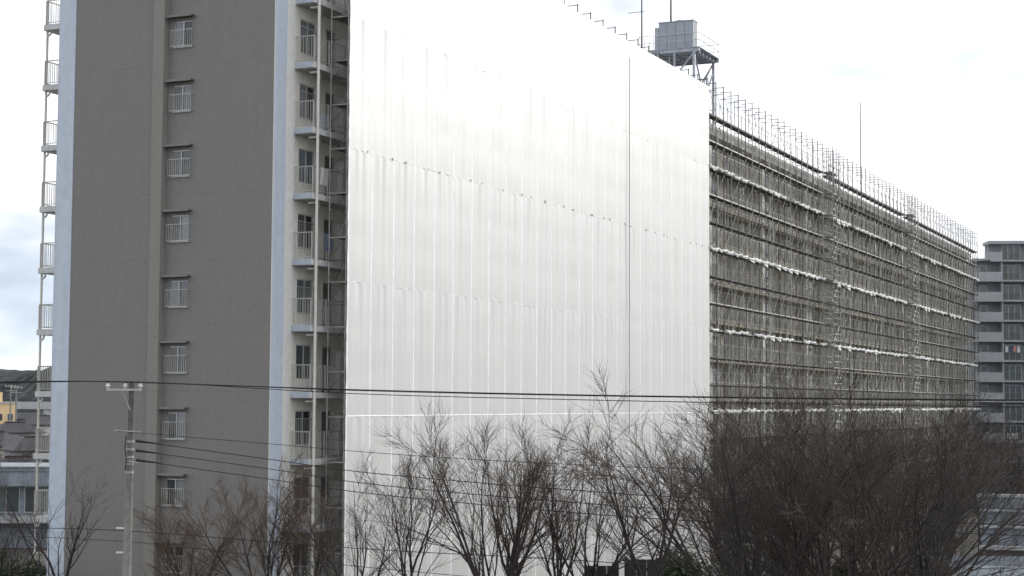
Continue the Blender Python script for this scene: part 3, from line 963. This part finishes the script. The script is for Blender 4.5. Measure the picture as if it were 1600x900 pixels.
def house(label, px, Y, w, d, hw, hr, mw, rz=0.0, group='small houses beyond the block'):
    c = at(px, 650, Y)
    t = thing('house', label, 'house', (c.x, Y, 0), rz, group)
    MB().box(-w / 2, w / 2, -d / 2, d / 2, 0, hw).build('wall', mw, t)
    e = 0.5
    ov = [(-w / 2 - e, -d / 2 - e, hw), (w / 2 + e, -d / 2 - e, hw), (w / 2 + e, d / 2 + e, hw), (-w / 2 - e, d / 2 + e, hw),
          (-w / 2 - e, -d / 2 - e, hw + 0.15), (w / 2 + e, -d / 2 - e, hw + 0.15), (w / 2 + e, d / 2 + e, hw + 0.15), (-w / 2 - e, d / 2 + e, hw + 0.15),
          (-w / 4, 0, hw + hr), (w / 4, 0, hw + hr)]
    r = MB().poly(ov, [(3, 2, 1, 0), (0, 1, 5, 4), (1, 2, 6, 5), (2, 3, 7, 6), (3, 0, 4, 7), (4, 5, 9, 8), (5, 6, 9), (6, 7, 8, 9), (7, 4, 8)]).build('roof', M_TILE, t)
    MB().tube([(-w / 4, 0, hw + hr + 0.03), (w / 4, 0, hw + hr + 0.03)], 0.12, 6).build('ridge_cap', M_TILE, r)
    for zz in (1.0, 3.7):
        if zz + 1.3 > hw:
            continue
        for i in range(3):
            x = -w / 2 + w * (i + 0.6) / 3.3
            f = MB().box(x - 0.65, x + 0.65, -d / 2 - 0.05, -d / 2 - 0.003, zz - 0.05, zz + 1.2).build('window', M_ALU, t)
            MB().box(x - 0.58, x - 0.02, -d / 2 - 0.07, -d / 2 - 0.053, zz + 0.02, zz + 1.12).build('pane', M_GLASS, f)
            MB().box(x + 0.02, x + 0.58, -d / 2 - 0.07, -d / 2 - 0.053, zz + 0.02, zz + 1.12).build('pane', M_GLASS, f)
    MB().box(w * 0.12, w * 0.12 + 0.9, -d / 2 - 0.06, -d / 2 - 0.003, 0.0, 2.0).build('door', M_DOOR, t)
house('two-storey house with dark tiled hip roof nearest the grey gable', 60, 205, 6.5, 7, 5.0, 1.7, M_HWALL2, 0.5)
house('two-storey house with dark tiled roof at the left frame edge', -10, 220, 7.0, 7, 5.2, 1.8, M_HWALL, -0.3)
house('house with dark roof low in front of the other houses', 30, 178, 5.5, 6, 3.6, 1.6, M_HWALL, 0.5)
house('pale walled house with dark roof farther back between two roofs', 24, 285, 7.0, 7, 5.6, 1.8, M_HWALL2, 0.6)
house('far pale walled house under the hill by the block edge', 70, 330, 8.0, 8, 6.3, 1.8, M_HWALL2, -0.5)
house('far grey house under the hill left of centre gap', 48, 400, 9.0, 8, 6.6, 1.8, M_HWALL, 0.4)
yc = at(-7, 640, 330)
yb_ = thing('cream_building', 'sunlit cream yellow building at the left frame edge below the hill', 'building', (yc.x, 330, 0), 0.75)
MB().box(-2.6, 2.2, -4, 4, 0, 10.4).build('wall', M_HYEL, yb_)
MB().box(-2.75, 2.35, -4.15, 4.15, 10.402, 10.75).build('roof', M_HWALL2, yb_)
MB().box(-1.8, 0.4, -2, 2, 10.752, 12.6).build('stair_house', M_HYEL, yb_)
for z in (1.5, 4.3, 7.1):
    for x in (-1.7, 0.5):
        f = MB().box(x, x + 1.2, -4.06, -4.003, z, z + 1.4).build('window', M_ALU, yb_)
        MB().box(x + 0.06, x + 1.14, -4.08, -4.063, z + 0.06, z + 1.34).build('pane', M_GLASS, f)
    for y in (-2.8, 0.2, 2.0):
        f = MB().box(2.203, 2.26, y, y + 1.2, z, z + 1.4).build('window', M_ALU, yb_)
        MB().box(2.263, 2.28, y + 0.06, y + 1.14, z + 0.06, z + 1.34).build('pane', M_GLASS, f)
wc = at(40, 641, 560)
via = MB().box(-220, 120, -1, 3, 8.2, 10.6)
for i in range(18):
    via.box(-210 + 18 * i, -208 + 18 * i, -0.5, 2.5, 0, 8.2)
tag(via.build('viaduct', M_HWALL2, None, (wc.x, 560, 0)), 'pale long viaduct beneath the wooded hill', 'viaduct')

def far_pole(label, px, Y, h):
    c = at(px, 640, Y)
    t = thing('distant_utility_pole', label, 'utility pole', (c.x, Y, 0), 0, 'far utility poles under the hill')
    MB().tube([(0, 0, 0), (0, 0, h)], [0.2, 0.12], 8).build('pole', M_CONC, t)
    for z in (h - 0.4, h - 1.2):
        MB().box(-1.0, 1.0, -0.16, -0.04, z, z + 0.12).build('crossarm', M_GALV, t)
    for x in (-0.9, -0.3, 0.3, 0.9):
        MB().tube([(x, -0.1, h - 0.27), (x, -0.1, h - 0.05)], 0.07, 6).build('insulator', M_PORC, t)
far_pole('left one of two small distant utility poles under the hill', 16, 320, 14.0)
far_pole('right one of two small distant utility poles under the hill', 25, 300, 13.6)

# pale low block behind the left tree
lc = at(20, 735, 128)
lb = thing('low_block', 'pale blue white two-storey block behind the bare tree at the left', 'building', (lc.x, 128, 0), 0.06)
hz = lc.z
MB().box(-9, 8, 0.6, 9, 0, hz - 0.05).build('wall', M_LB, lb)
MB().box(-9.4, 8.4, -0.4, 9.4, hz - 0.048, hz + 0.25).build('roof', M_LB, lb)
MB().box(-9.3, 8.3, -0.3, -0.05, hz - 1.15, hz - 0.05).build('fascia', M_LB, lb)
MB().box(-9.4, 8.4, -0.6, 0.598, hz - 3.65, hz - 3.35).build('ledge', M_LB, lb)
MB().box(-9.4, 8.4, -0.65, -0.61, hz - 3.9, hz - 3.4).build('ledge_trim', M_HWALL2, lb)
MB().tube([(-9.4, -0.5, hz + 0.30), (8.4, -0.5, hz + 0.30)], 0.07, 6).build('gutter', M_HWALL2, lb)
for i in range(7):
    x = -8.6 + 2.35 * i
    f = MB().box(x, x + 2.0, 0.52, 0.598, hz - 3.2, hz - 1.2).build('window', M_ALU, lb)
    for q in (0, 1):
        MB().box(x + 0.06 + 0.97 * q, x + 0.97 + 0.97 * q, 0.49, 0.517, hz - 3.12, hz - 1.28).build('pane', glass('low_block_glass', (0.10, 0.13, 0.14), 0.15), f)
for x in (-6, -1, 4, 8):
    MB().box(x - 0.15, x + 0.15, -0.5, -0.2, 0, hz - 3.66).build('post', M_LB, lb)

# ------------------------------------------------------------------ low roofs at the lower right
M_METR = mat('blue_grey_metal_roof', (0.058, 0.074, 0.095), 0.85, 0.15, 0.8, spec=0.2)
lr = at(1533, 860, 86)
lo = thing('low_hall', 'low hall with blue grey metal roof behind branches at lower right', 'building', (lr.x, 86, 0), R(-15))
for i in range(14):
    x = 0.9 * i
    MB().poly([(x, 0, 4.0), (x + 0.86, 0, 4.0), (x + 0.86, 14, 5.75), (x, 14, 5.75), (x, 0, 3.93), (x + 0.86, 0, 3.93), (x + 0.86, 14, 5.68), (x, 14, 5.68)],
              [(0, 1, 2, 3), (7, 6, 5, 4), (0, 4, 5, 1), (1, 5, 6, 2), (2, 6, 7, 3), (3, 7, 4, 0)]).build('roof_panel', M_METR, lo)
    MB().poly([(x + 0.86, -0.02, 4.06), (x + 0.9, -0.02, 4.06), (x + 0.9, 14, 5.81), (x + 0.86, 14, 5.81), (x + 0.86, -0.02, 3.9), (x + 0.9, -0.02, 3.9), (x + 0.9, 14, 5.7), (x + 0.86, 14, 5.7)],
              [(0, 1, 2, 3), (0, 4, 5, 1), (1, 5, 6, 2), (2, 6, 7, 3), (3, 7, 4, 0)]).build('roof_seam', M_METR, lo)
MB().box(-0.1, 12.7, 14.0, 14.4, 5.5, 5.92).build('ridge_cap', M_HWALL2, lo)
MB().box(0.2, 12.4, 0.4, 14, 0, 3.9).build('wall', M_HWALL, lo)
MB().box(-0.1, 12.7, -0.2, -0.03, 3.85, 4.05).build('gutter', M_HWALL2, lo)
for yy, zz in ((4.5, 4.60), (9.2, 5.19)):
    MB().box(-0.02, 12.6, yy, yy + 0.14, zz + 0.03, zz + 0.14).build('snow_bar', M_HWALL2, lo)
sc_ = at(1486, 884, 66)
sh = thing('white_shed', 'low shed with pale bluish white roof edge at bottom right corner', 'shed', (sc_.x, 66, 0), R(-3))
M_WSH = mat('pale_shed_panel', (0.55, 0.60, 0.66), 0.7, 0.12, 2.0, streak=0.1)
for i in range(6):
    MB().box(1.0 * i, 1.0 * i + 0.985, 0, 0.08, sc_.z - 1.0, sc_.z).build('fascia_panel', M_WSH, sh)
MB().box(0.0, 6.0, 0.09, 5, sc_.z - 0.25, sc_.z - 0.05).build('roof', M_METR, sh)
MB().box(0.2, 5.9, 0.3, 4.8, 0, sc_.z - 0.26).build('wall', M_HWALL, sh)

# dark board fence along the foot of the trees
M_FENCE = mat('dark_board', (0.045, 0.043, 0.044), 0.8, 0.2, 2.0)
fa, fb = at(918, 882, 64), at(962, 882, 63.5)
def board_fence(label, pa, pb, Y, py):
    a, b_ = at(pa, py, Y), at(pb, py, Y)
    t = thing('board_fence', label, 'fence', (a.x, Y, 0))
    n = max(2, int((b_.x - a.x) / 0.4))
    for i in range(n):
        MB().box(0.4 * i, 0.4 * i + 0.385, 0, 0.05, 0.1, a.z).build('board', M_FENCE, t)
    for i in range(0, n + 1, 3):
        MB().box(0.4 * i - 0.05, 0.4 * i + 0.05, 0.055, 0.15, 0, a.z + 0.06).build('post', M_FENCE, t)
board_fence('low dark board fence at bottom centre under the trees', 915, 975, 64, 884)
board_fence('taller dark board fence left of the evergreen shrub', 978, 1085, 65, 874)

# ------------------------------------------------------------------ utility pole
UY = 62.0
up_ = at(204, 640, UY)
pole = thing('utility_pole', 'grey concrete utility pole with white insulators in front of the gable', 'utility pole', (up_.x, UY, 0), 0.0)
ptop = at(207, 597, UY).z
MB().tube([(-0.07, 0, 0), (0, 0, ptop * 0.55), (0.03, 0, ptop)], [0.19, 0.145, 0.095], 14).build('post', M_CONC, pole, smooth=True)
zarm = at(205, 609, UY).z
xa, xb = at(168, 609, UY).x - up_.x, at(222, 609, UY).x - up_.x
MB().box(xa, xb, -0.19, -0.11, zarm - 0.04, zarm + 0.04).build('crossarm', M_RAIL, pole)
MB().tube([(xa * 0.35, -0.15, zarm - 0.04), (0.02, -0.10, zarm - 0.75)], 0.025, 6).build('arm_brace', M_GALV, pole)
INS = []
for x in (xa + 0.04, (at(197, 609, UY).x - up_.x), xb - 0.04):
    MB().tube([(x, -0.15, zarm + 0.046), (x, -0.15, zarm + 0.09), (x, -0.15, zarm + 0.11), (x, -0.15, zarm + 0.16), (x, -0.15, zarm + 0.18), (x, -0.15, zarm + 0.25)], [0.035, 0.04, 0.085, 0.085, 0.05, 0.065], 12).build('insulator', M_PORC, pole, smooth=True)
    MB().tube([(x, -0.15, zarm + 0.251), (x, -0.15, zarm + 0.30)], 0.05, 8).build('wire_clamp', M_WIRE, pole)
    INS.append(Vector((up_.x + x, UY - 0.15, zarm + 0.29)))
for py, dx in ((674, -0.42), (722, 0.0)):
    z = at(204, py, UY).z
    MB().tube([(dx - 0.1, -0.15, z + 0.03), (0.45, -0.15, z - 0.03)], 0.03, 6).build('bracket', M_GALV, pole)
for py in (690, 702, 714, 725, 738):
    z = at(204, py, UY).z
    MB().tube([(0, 0, z - 0.04), (0, 0, z + 0.04)], 0.155, 14).build('pole_band', M_GALV, pole)
MB().tube([(-0.10, -0.16, at(204, 680, UY).z), (-0.13, -0.2, at(204, 700, UY).z), (-0.07, -0.2, at(204, 718, UY).z), (-0.12, -0.17, at(204, 735, UY).z)], 0.02, 6).build('riser_cable', M_WIRE, pole)
for py, dx in ((825, -0.22), (863, -0.24)):
    z = at(190, py, UY).z
    MB().box(-0.42, -0.14, -0.05, 0.02, z - 0.03, z + 0.03).build('step_bolt', M_PORC, pole)

# wires: control points (pixel, distance) joined by smooth curves
def smooth_pts(cp, n=16):
    P_ = [Vector(p) for p in cp]
    P_ = [P_[0] * 2 - P_[1]] + P_ + [P_[-1] * 2 - P_[-2]]
    out = []
    for i in range(1, len(P_) - 2):
        p0, p1, p2, p3 = P_[i - 1:i + 3]
        for j in range(n):
            t = j / n
            out.append(0.5 * ((2 * p1) + (p2 - p0) * t + (2 * p0 - 5 * p1 + 4 * p2 - p3) * t * t + (3 * p1 - p0 - 3 * p2 + p3) * t ** 3))
    out.append(P_[-2])
    return out
def wy(px):
    return UY - 12.0 * max(0, px - 205) / 1400.0 + 2.0 * max(0, 205 - px) / 200
def wire(label, pts, r, first=None, grp='overhead wires'):
    cp = [at(px, py, wy(px)) for px, py in pts]
    if first is not None:
        cp[first[0]] = first[1]
    o = MB().tube(smooth_pts(cp), r, 6).build('overhead_wire', M_WIRE)
    tag(o, label, 'wire', grp)
    return o
wire('uppermost overhead wire, crossing the whole picture over the left insulator', [(-120, 596), (0, 596.5), (175, 598.5), (540, 608.5), (900, 617), (1300, 622.5), (1720, 626)], 0.022, (2, INS[0]))
wire('second overhead wire, just below the uppermost one, from the right insulator', [(-120, 597.5), (0, 598), (221, 600), (540, 614.5), (900, 624.5), (1300, 632), (1720, 637.5)], 0.016, (2, INS[2]))
wire('middle insulator wire running level to the left', [(-120, 598.5), (0, 598.8), (197, 599.6), (540, 609.8), (900, 618.2), (1300, 623.7), (1720, 627)], 0.012, (2, INS[1]))
wire('thin overhead wire leaving the pole highest of the lower four', [(212, 676), (416, 693), (560, 705.5), (716, 716.5), (860, 724), (1106, 733), (1720, 744)], 0.011)
wire('thick overhead wire leaving the pole second of the lower four', [(212, 689), (416, 717), (560, 737), (716, 751.5), (860, 763), (1106, 779), (1720, 800)], 0.016)
wire('overhead wire leaving the pole third of the lower four', [(212, 704), (416, 732), (560, 754), (716, 770), (860, 782), (1106, 799), (1720, 826)], 0.015)
wire('overhead wire leaving the pole lowest of the lower four', [(212, 719), (416, 748), (560, 769), (716, 785), (860, 798), (1106, 815), (1720, 842)], 0.015)
wire('low sagging wire crossing the trunks of the bare trees', [(-80, 822), (70, 825), (220, 831), (560, 857), (860, 873), (1100, 888), (1500, 905)], 0.014)
wire('lowest sagging wire near the bottom edge', [(40, 838), (220, 848), (400, 868), (560, 885), (760, 903), (1000, 920)], 0.011)
for j, (py0, py1) in enumerate(((689, 693), (704, 708.5), (719, 724))):
    a, b_ = at(213, py0, UY - 0.12), at(250, py0 + (693 - 689) * 1.15, UY - 0.35)
    MB().tube([a - Vector((up_.x, UY, 0)), b_ - Vector((up_.x, UY, 0))], [0.05, 0.022], 8).build('strain_clamp', M_WIRE, pole)

# ------------------------------------------------------------------ bare trees
def tree_meshes(seed, H=11.0, trunk_h=4.6, limbs=5, spread=0.42, n2=9, n3=9, n4=8, twig_mat=None, lean=(0, 0), stems=1):
    rg = random.Random(seed)
    big, fine = MB(), MB()
    def rv(s):
        return Vector((rg.gauss(0, s), rg.gauss(0, s), rg.gauss(0, s)))
    def grow(p, d, L, r0, r1, nseg, wob, trop, tgt, nside):
        pts, rad, dirs = [p.copy()], [r0], [d.copy()]
        for i in range(nseg):
            d = (d + rv(wob) + Vector((0, 0, trop))).normalized()
            p = p + d * (L / nseg)
            pts.append(p.copy())
            dirs.append(d.copy())
            rad.append(r0 + (r1 - r0) * (i + 1) / nseg)
        tgt.tube(pts, rad, nside, False)
        return pts, rad, dirs
    def at_(pts, rad, dirs, t):
        f = t * (len(pts) - 1)
        i = min(int(f), len(pts) - 2)
        e = f - i
        return pts[i].lerp(pts[i + 1], e), rad[i] + (rad[i + 1] - rad[i]) * e, dirs[i + 1]
    def side(d, ang):
        a = d.cross(Vector((rg.gauss(0, 1), rg.gauss(0, 1), rg.gauss(0, 1)))).normalized()
        return (d * math.cos(ang) + a * math.sin(ang)).normalized()
    for st in range(stems):
        base = Vector((0, 0, 0)) if stems == 1 else Vector((rg.uniform(-0.3, 0.3), rg.uniform(-0.3, 0.3), 0))
        td = Vector((lean[0] + rg.gauss(0, 0.05), lean[1] + rg.gauss(0, 0.05), 1)).normalized()
        rt = 0.17 if stems == 1 else 0.12
        tp, tr, tdirs = grow(base, td, trunk_h, rt, rt * 0.72, 7, 0.035, 0.02, big, 9)
        for li in range(limbs):
            t = rg.uniform(0.72, 1.0) if li else 1.0
            p, r, d = at_(tp, tr, tdirs, t)
            az = 2 * PI * (li + rg.uniform(-0.3, 0.3)) / limbs + seed
            ang = spread * rg.uniform(0.45, 1.25)
            d1 = Vector((math.cos(az) * math.sin(ang) + lean[0], math.sin(az) * math.sin(ang) + lean[1], math.cos(ang))).normalized()
            L1 = (H - p.z) * rg.uniform(0.78, 1.02) / max(0.7, d1.z)
            P1, R1, D1 = grow(p, d1, L1, r * rg.uniform(0.48, 0.70), 0.008, 11, 0.06, 0.012, big, 6)
            for b2 in range(n2):
                t = 0.12 + 0.86 * (b2 + rg.random()) / n2
                p2, r2, d2 = at_(P1, R1, D1, t)
                L2 = L1 * (0.66 - 0.40 * t) * rg.uniform(0.7, 1.15)
                P2, R2, D2 = grow(p2, side(d2, rg.uniform(0.28, 0.66)), L2, r2 * 0.60, 0.0055, 7, 0.07, 0.02, big, 5)
                for b3 in range(n3):
                    t3 = 0.10 + 0.88 * (b3 + rg.random()) / n3
                    p3, r3, d3 = at_(P2, R2, D2, t3)
                    L3 = max(0.40, L2 * (0.52 - 0.22 * t3) * rg.uniform(0.65, 1.2))
                    P3, R3, D3 = grow(p3, side(d3, rg.uniform(0.28, 0.70)), L3, max(0.0065, r3 * 0.55), 0.0032, 4, 0.07, 0.03, fine, 4)
                    for b4 in range(n4):
                        t4 = 0.12 + 0.88 * (b4 + rg.random()) / n4
                        p4, r4, d4 = at_(P3, R3, D3, t4)
                        grow(p4, side(d4, rg.uniform(0.25, 0.65)), rg.uniform(0.30, 0.80), 0.0050, 0.0020, 2, 0.06, 0.02, fine, 3)
    zs = sorted(v[2] for v in fine.v)
    k = H / zs[int(len(zs) * 0.997)]
    for q in (big, fine):
        q.v = [(v[0], v[1], v[2] if v[2] < trunk_h * 0.7 else trunk_h * 0.7 + (v[2] - trunk_h * 0.7) * (H - trunk_h * 0.7) / (H / k - trunk_h * 0.7)) for v in q.v]
    return big.mesh('trunk', M_BARK, True), fine.mesh('crown', twig_mat or M_TWIG)

V = {}
V['vase'] = tree_meshes(1, 11, 4.8, 5, 0.42, 8, 8, 6)
V['vase2'] = tree_meshes(2, 11, 4.4, 6, 0.50, 7, 8, 6)
V['narrow'] = tree_meshes(3, 11, 5.0, 4, 0.26, 7, 7, 6)
V['twin'] = tree_meshes(4, 11, 5.4, 3, 0.22, 7, 7, 6, stems=2)
V['lean'] = tree_meshes(5, 11, 4.2, 6, 0.52, 8, 9, 7, lean=(-0.05, 0))
V['rusty'] = tree_meshes(6, 11, 4.6, 6, 0.46, 9, 9, 9, twig_mat=M_TWIGB)
V['open'] = tree_meshes(7, 11, 4.6, 4, 0.50, 5, 6, 4)
V['broad'] = tree_meshes(8, 11, 3.6, 7, 0.62, 8, 8, 7, twig_mat=M_TWIGG)
V['broad2'] = tree_meshes(9, 11, 3.8, 7, 0.55, 8, 8, 7)

def tree(kind, label, px, Y, top, rz, wf=1.0, group='bare trees'):
    b = at(px, 900, Y)
    h = at(px, top, Y).z
    t = thing('bare_tree', label, 'tree', (b.x, Y, 0), rz, group)
    obj('trunk', V[kind][0], t)
    obj('crown', V[kind][1], t)
    sc = h / 11.0
    t.scale = (sc * wf, sc * wf, sc)
    return t
G1, G2 = 'bare trees in front of the gable and sheeting', 'bare trees massed at the right'
tree('open', 'sparse bare tree left of the utility pole, at the foot of the pale corner strip', 98, 64, 690, 0.4, 1.0, G1)
tree('open', 'sparse bare tree at the left frame edge over the pale low block', 10, 66, 730, 2.4, 1.0, G1)
tree('rusty', 'rusty brown bare tree right of the utility pole, below the gable windows', 295, 66, 770, 1.0, 0.95, G1)
tree('rusty', 'rusty brown bare tree against the pale blue corner band', 402, 63, 712, 2.2, 0.9, G1)
tree('vase', 'bare tree before the lower cream balconies', 486, 64, 725, 3.0, 0.7, G1)
tree('vase2', 'bare tree at the left edge of the white sheeting', 545, 61, 702, 0.3, 0.75, G1)
tree('twin', 'slender twin-stemmed bare tree alone before the white sheeting', 643, 60, 683, 0.2, 0.95, G1)
tree('lean', 'large bare tree leaning left before the white sheeting', 800, 57, 632, 0.1, 0.9, G1)
tree('narrow', 'narrow upright bare tree right behind the large leaning one', 838, 61, 652, 1.2, 1.1, G1)
tree('vase', 'vase-shaped bare tree left of the low board fence', 878, 60, 645, 2.0, 0.85, G1)
tree('vase2', 'bare tree rising behind the low board fence', 938, 62, 652, 4.0, 0.75, G1)
tree('narrow', 'upright bare tree crossing the hanging cable line', 1020, 58, 650, 2.6, 1.2, G1)
tree('lean', 'big dark bare tree spreading over the right edge of the white sheeting', 1185, 50, 582, 0.9, 1.15, G2)
for px, Y, top, rz, lab in ((45, 150, 690, 0.3, 'small distant bare tree between the dark roofs and the pale low block'), (5, 158, 680, 1.7, 'small distant bare tree at the left frame edge among the dark roofs'),
                            (72, 240, 668, 2.9, 'small distant bare tree hard against the block edge'), (20, 250, 662, 4.4, 'small distant bare tree before the viaduct')):
    tree('vase', lab, px, Y, top, rz, 1.3, 'small bare trees among the far houses')
right = [('broad', 1215, 47, 585, 0.7, 1.0, 'broad dark bare tree with thick limbs just right of the white sheeting'),
         ('vase2', 1270, 54, 585, 1.9, 1.0, 'bare tree second from the sheeting in the dark right mass'),
         ('broad2', 1322, 48, 595, 2.8, 1.0, 'bare tree below the roof mast in the dark right mass'),
         ('vase', 1372, 56, 585, 0.5, 1.1, 'tall bare tree in the middle of the dark right mass'),
         ('broad', 1405, 52, 595, 3.6, 0.95, 'bare tree below the far end of the scaffold'),
         ('broad2', 1452, 60, 605, 4.6, 0.9, 'near bare tree farthest right in the dark mass'),
         ('vase', 1130, 74, 655, 1.1, 1.0, 'smaller bare tree behind the sheeting corner'),
         ('broad', 1190, 80, 645, 2.2, 1.0, 'farther bare tree in the left of the right mass, near the scaffold foot'),
         ('broad2', 1250, 86, 640, 0.2, 1.0, 'farther bare tree behind the thick-limbed one'),
         ('broad', 1310, 78, 640, 4.0, 1.0, 'farther bare tree behind the one below the roof mast'),
         ('broad2', 1370, 92, 640, 1.4, 1.05, 'farther bare tree in the middle of the right mass'),
         ('broad', 1430, 84, 645, 5.0, 1.0, 'farther bare tree below the farthest scaffold run'),
         ('vase2', 1478, 106, 632, 0.9, 1.3, 'farther bare tree near the scaffold end'),
         ('broad2', 1535, 118, 628, 2.0, 1.2, 'bare tree behind the low hall, below the far grey house'),
         ('broad', 1290, 112, 645, 3.1, 1.1, 'farthest bare tree left of the roof mast line'),
         ('broad2', 1400, 120, 645, 4.1, 1.1, 'farthest bare tree in the middle of the mass'),
         ('broad', 1490, 128, 640, 0.1, 1.3, 'farthest bare tree toward the far grey house'),
         ('vase2', 1582, 124, 640, 5.2, 1.3, 'bare tree behind the right end of the low hall'),
         ('broad', 1625, 116, 650, 3.3, 1.2, 'bare tree cut by the right frame edge')]
for kd, px, Y, top, rz, wf, lab in right:
    tree(kd, lab, px, Y, top, rz, wf, G2)
tree('open', 'low near bare tree whose branches cross the blue grey metal roof', 1512, 44, 760, 5.6, 1.2, G2)

# ------------------------------------------------------------------ evergreens
def shrub(label, px, Y, top, w, m, seed, n=5200, name='evergreen_shrub'):
    rg = random.Random(seed)
    b = at(px, 900, Y)
    h = at(px, top, Y).z
    t = thing(name, label, 'shrub', (b.x, Y, 0), 0, 'evergreen shrubs under the bare trees')
    lob = [(rg.uniform(-w, w) * 0.6, rg.uniform(-w, w) * 0.4, h * rg.uniform(0.45, 0.86), rg.uniform(0.5, 1.0) * w * 0.55) for _ in range(11)]
    vs, fs = [], []
    for i in range(n):
        lx, ly, lz, lr_ = rg.choice(lob)
        d = Vector((rg.gauss(0, 1), rg.gauss(0, 1), rg.gauss(0, 1))).normalized()
        p = Vector((lx, ly, lz)) + d * lr_ * rg.uniform(0.55, 1.02) ** 0.6
        if p.z > h:
            p.z = h - rg.uniform(0, 0.3)
        a = (d + Vector((rg.gauss(0, .6), rg.gauss(0, .6), rg.gauss(0, .6)))).normalized()
        e = a.cross(Vector((rg.gauss(0, 1), rg.gauss(0, 1), rg.gauss(0, 1)))).normalized()
        f = a.cross(e)
        s_ = rg.uniform(0.05, 0.10)
        k = len(vs)
        vs += [tuple(p - e * s_), tuple(p + f * s_ * 0.5), tuple(p + e * s_ * 1.3), tuple(p - f * s_ * 0.5)]
        fs.append((k, k + 1, k + 2, k + 3))
    MB().poly(vs, fs).build('foliage', m, t)
    st = MB()
    for lx, ly, lz, lr_ in lob:
        st.tube([(lx * 0.15, ly * 0.15, 0), (lx * 0.5, ly * 0.5, lz * 0.5), (lx, ly, lz)], [0.09, 0.05, 0.02], 6)
    st.build('stem', M_BARK, t)
shrub('dark evergreen shrub under the bare trees beside the sheeting corner', 1105, 62, 838, 1.9, M_LEAF, 1)
shrub('lower evergreen shrub right of the darkest one at the bottom', 1190, 58, 868, 1.6, M_LEAF, 2)
shrub('olive rounded shrub at the bottom of the right tree mass', 1335, 60, 852, 1.2, M_LEAFO, 3)
shrub('wide low olive shrub along the bottom edge right of centre', 1270, 63, 872, 1.8, M_LEAFO, 4)
shrub('low dark shrub under the pale block at the bottom left corner', 20, 72, 862, 1.6, M_LEAF, 5)
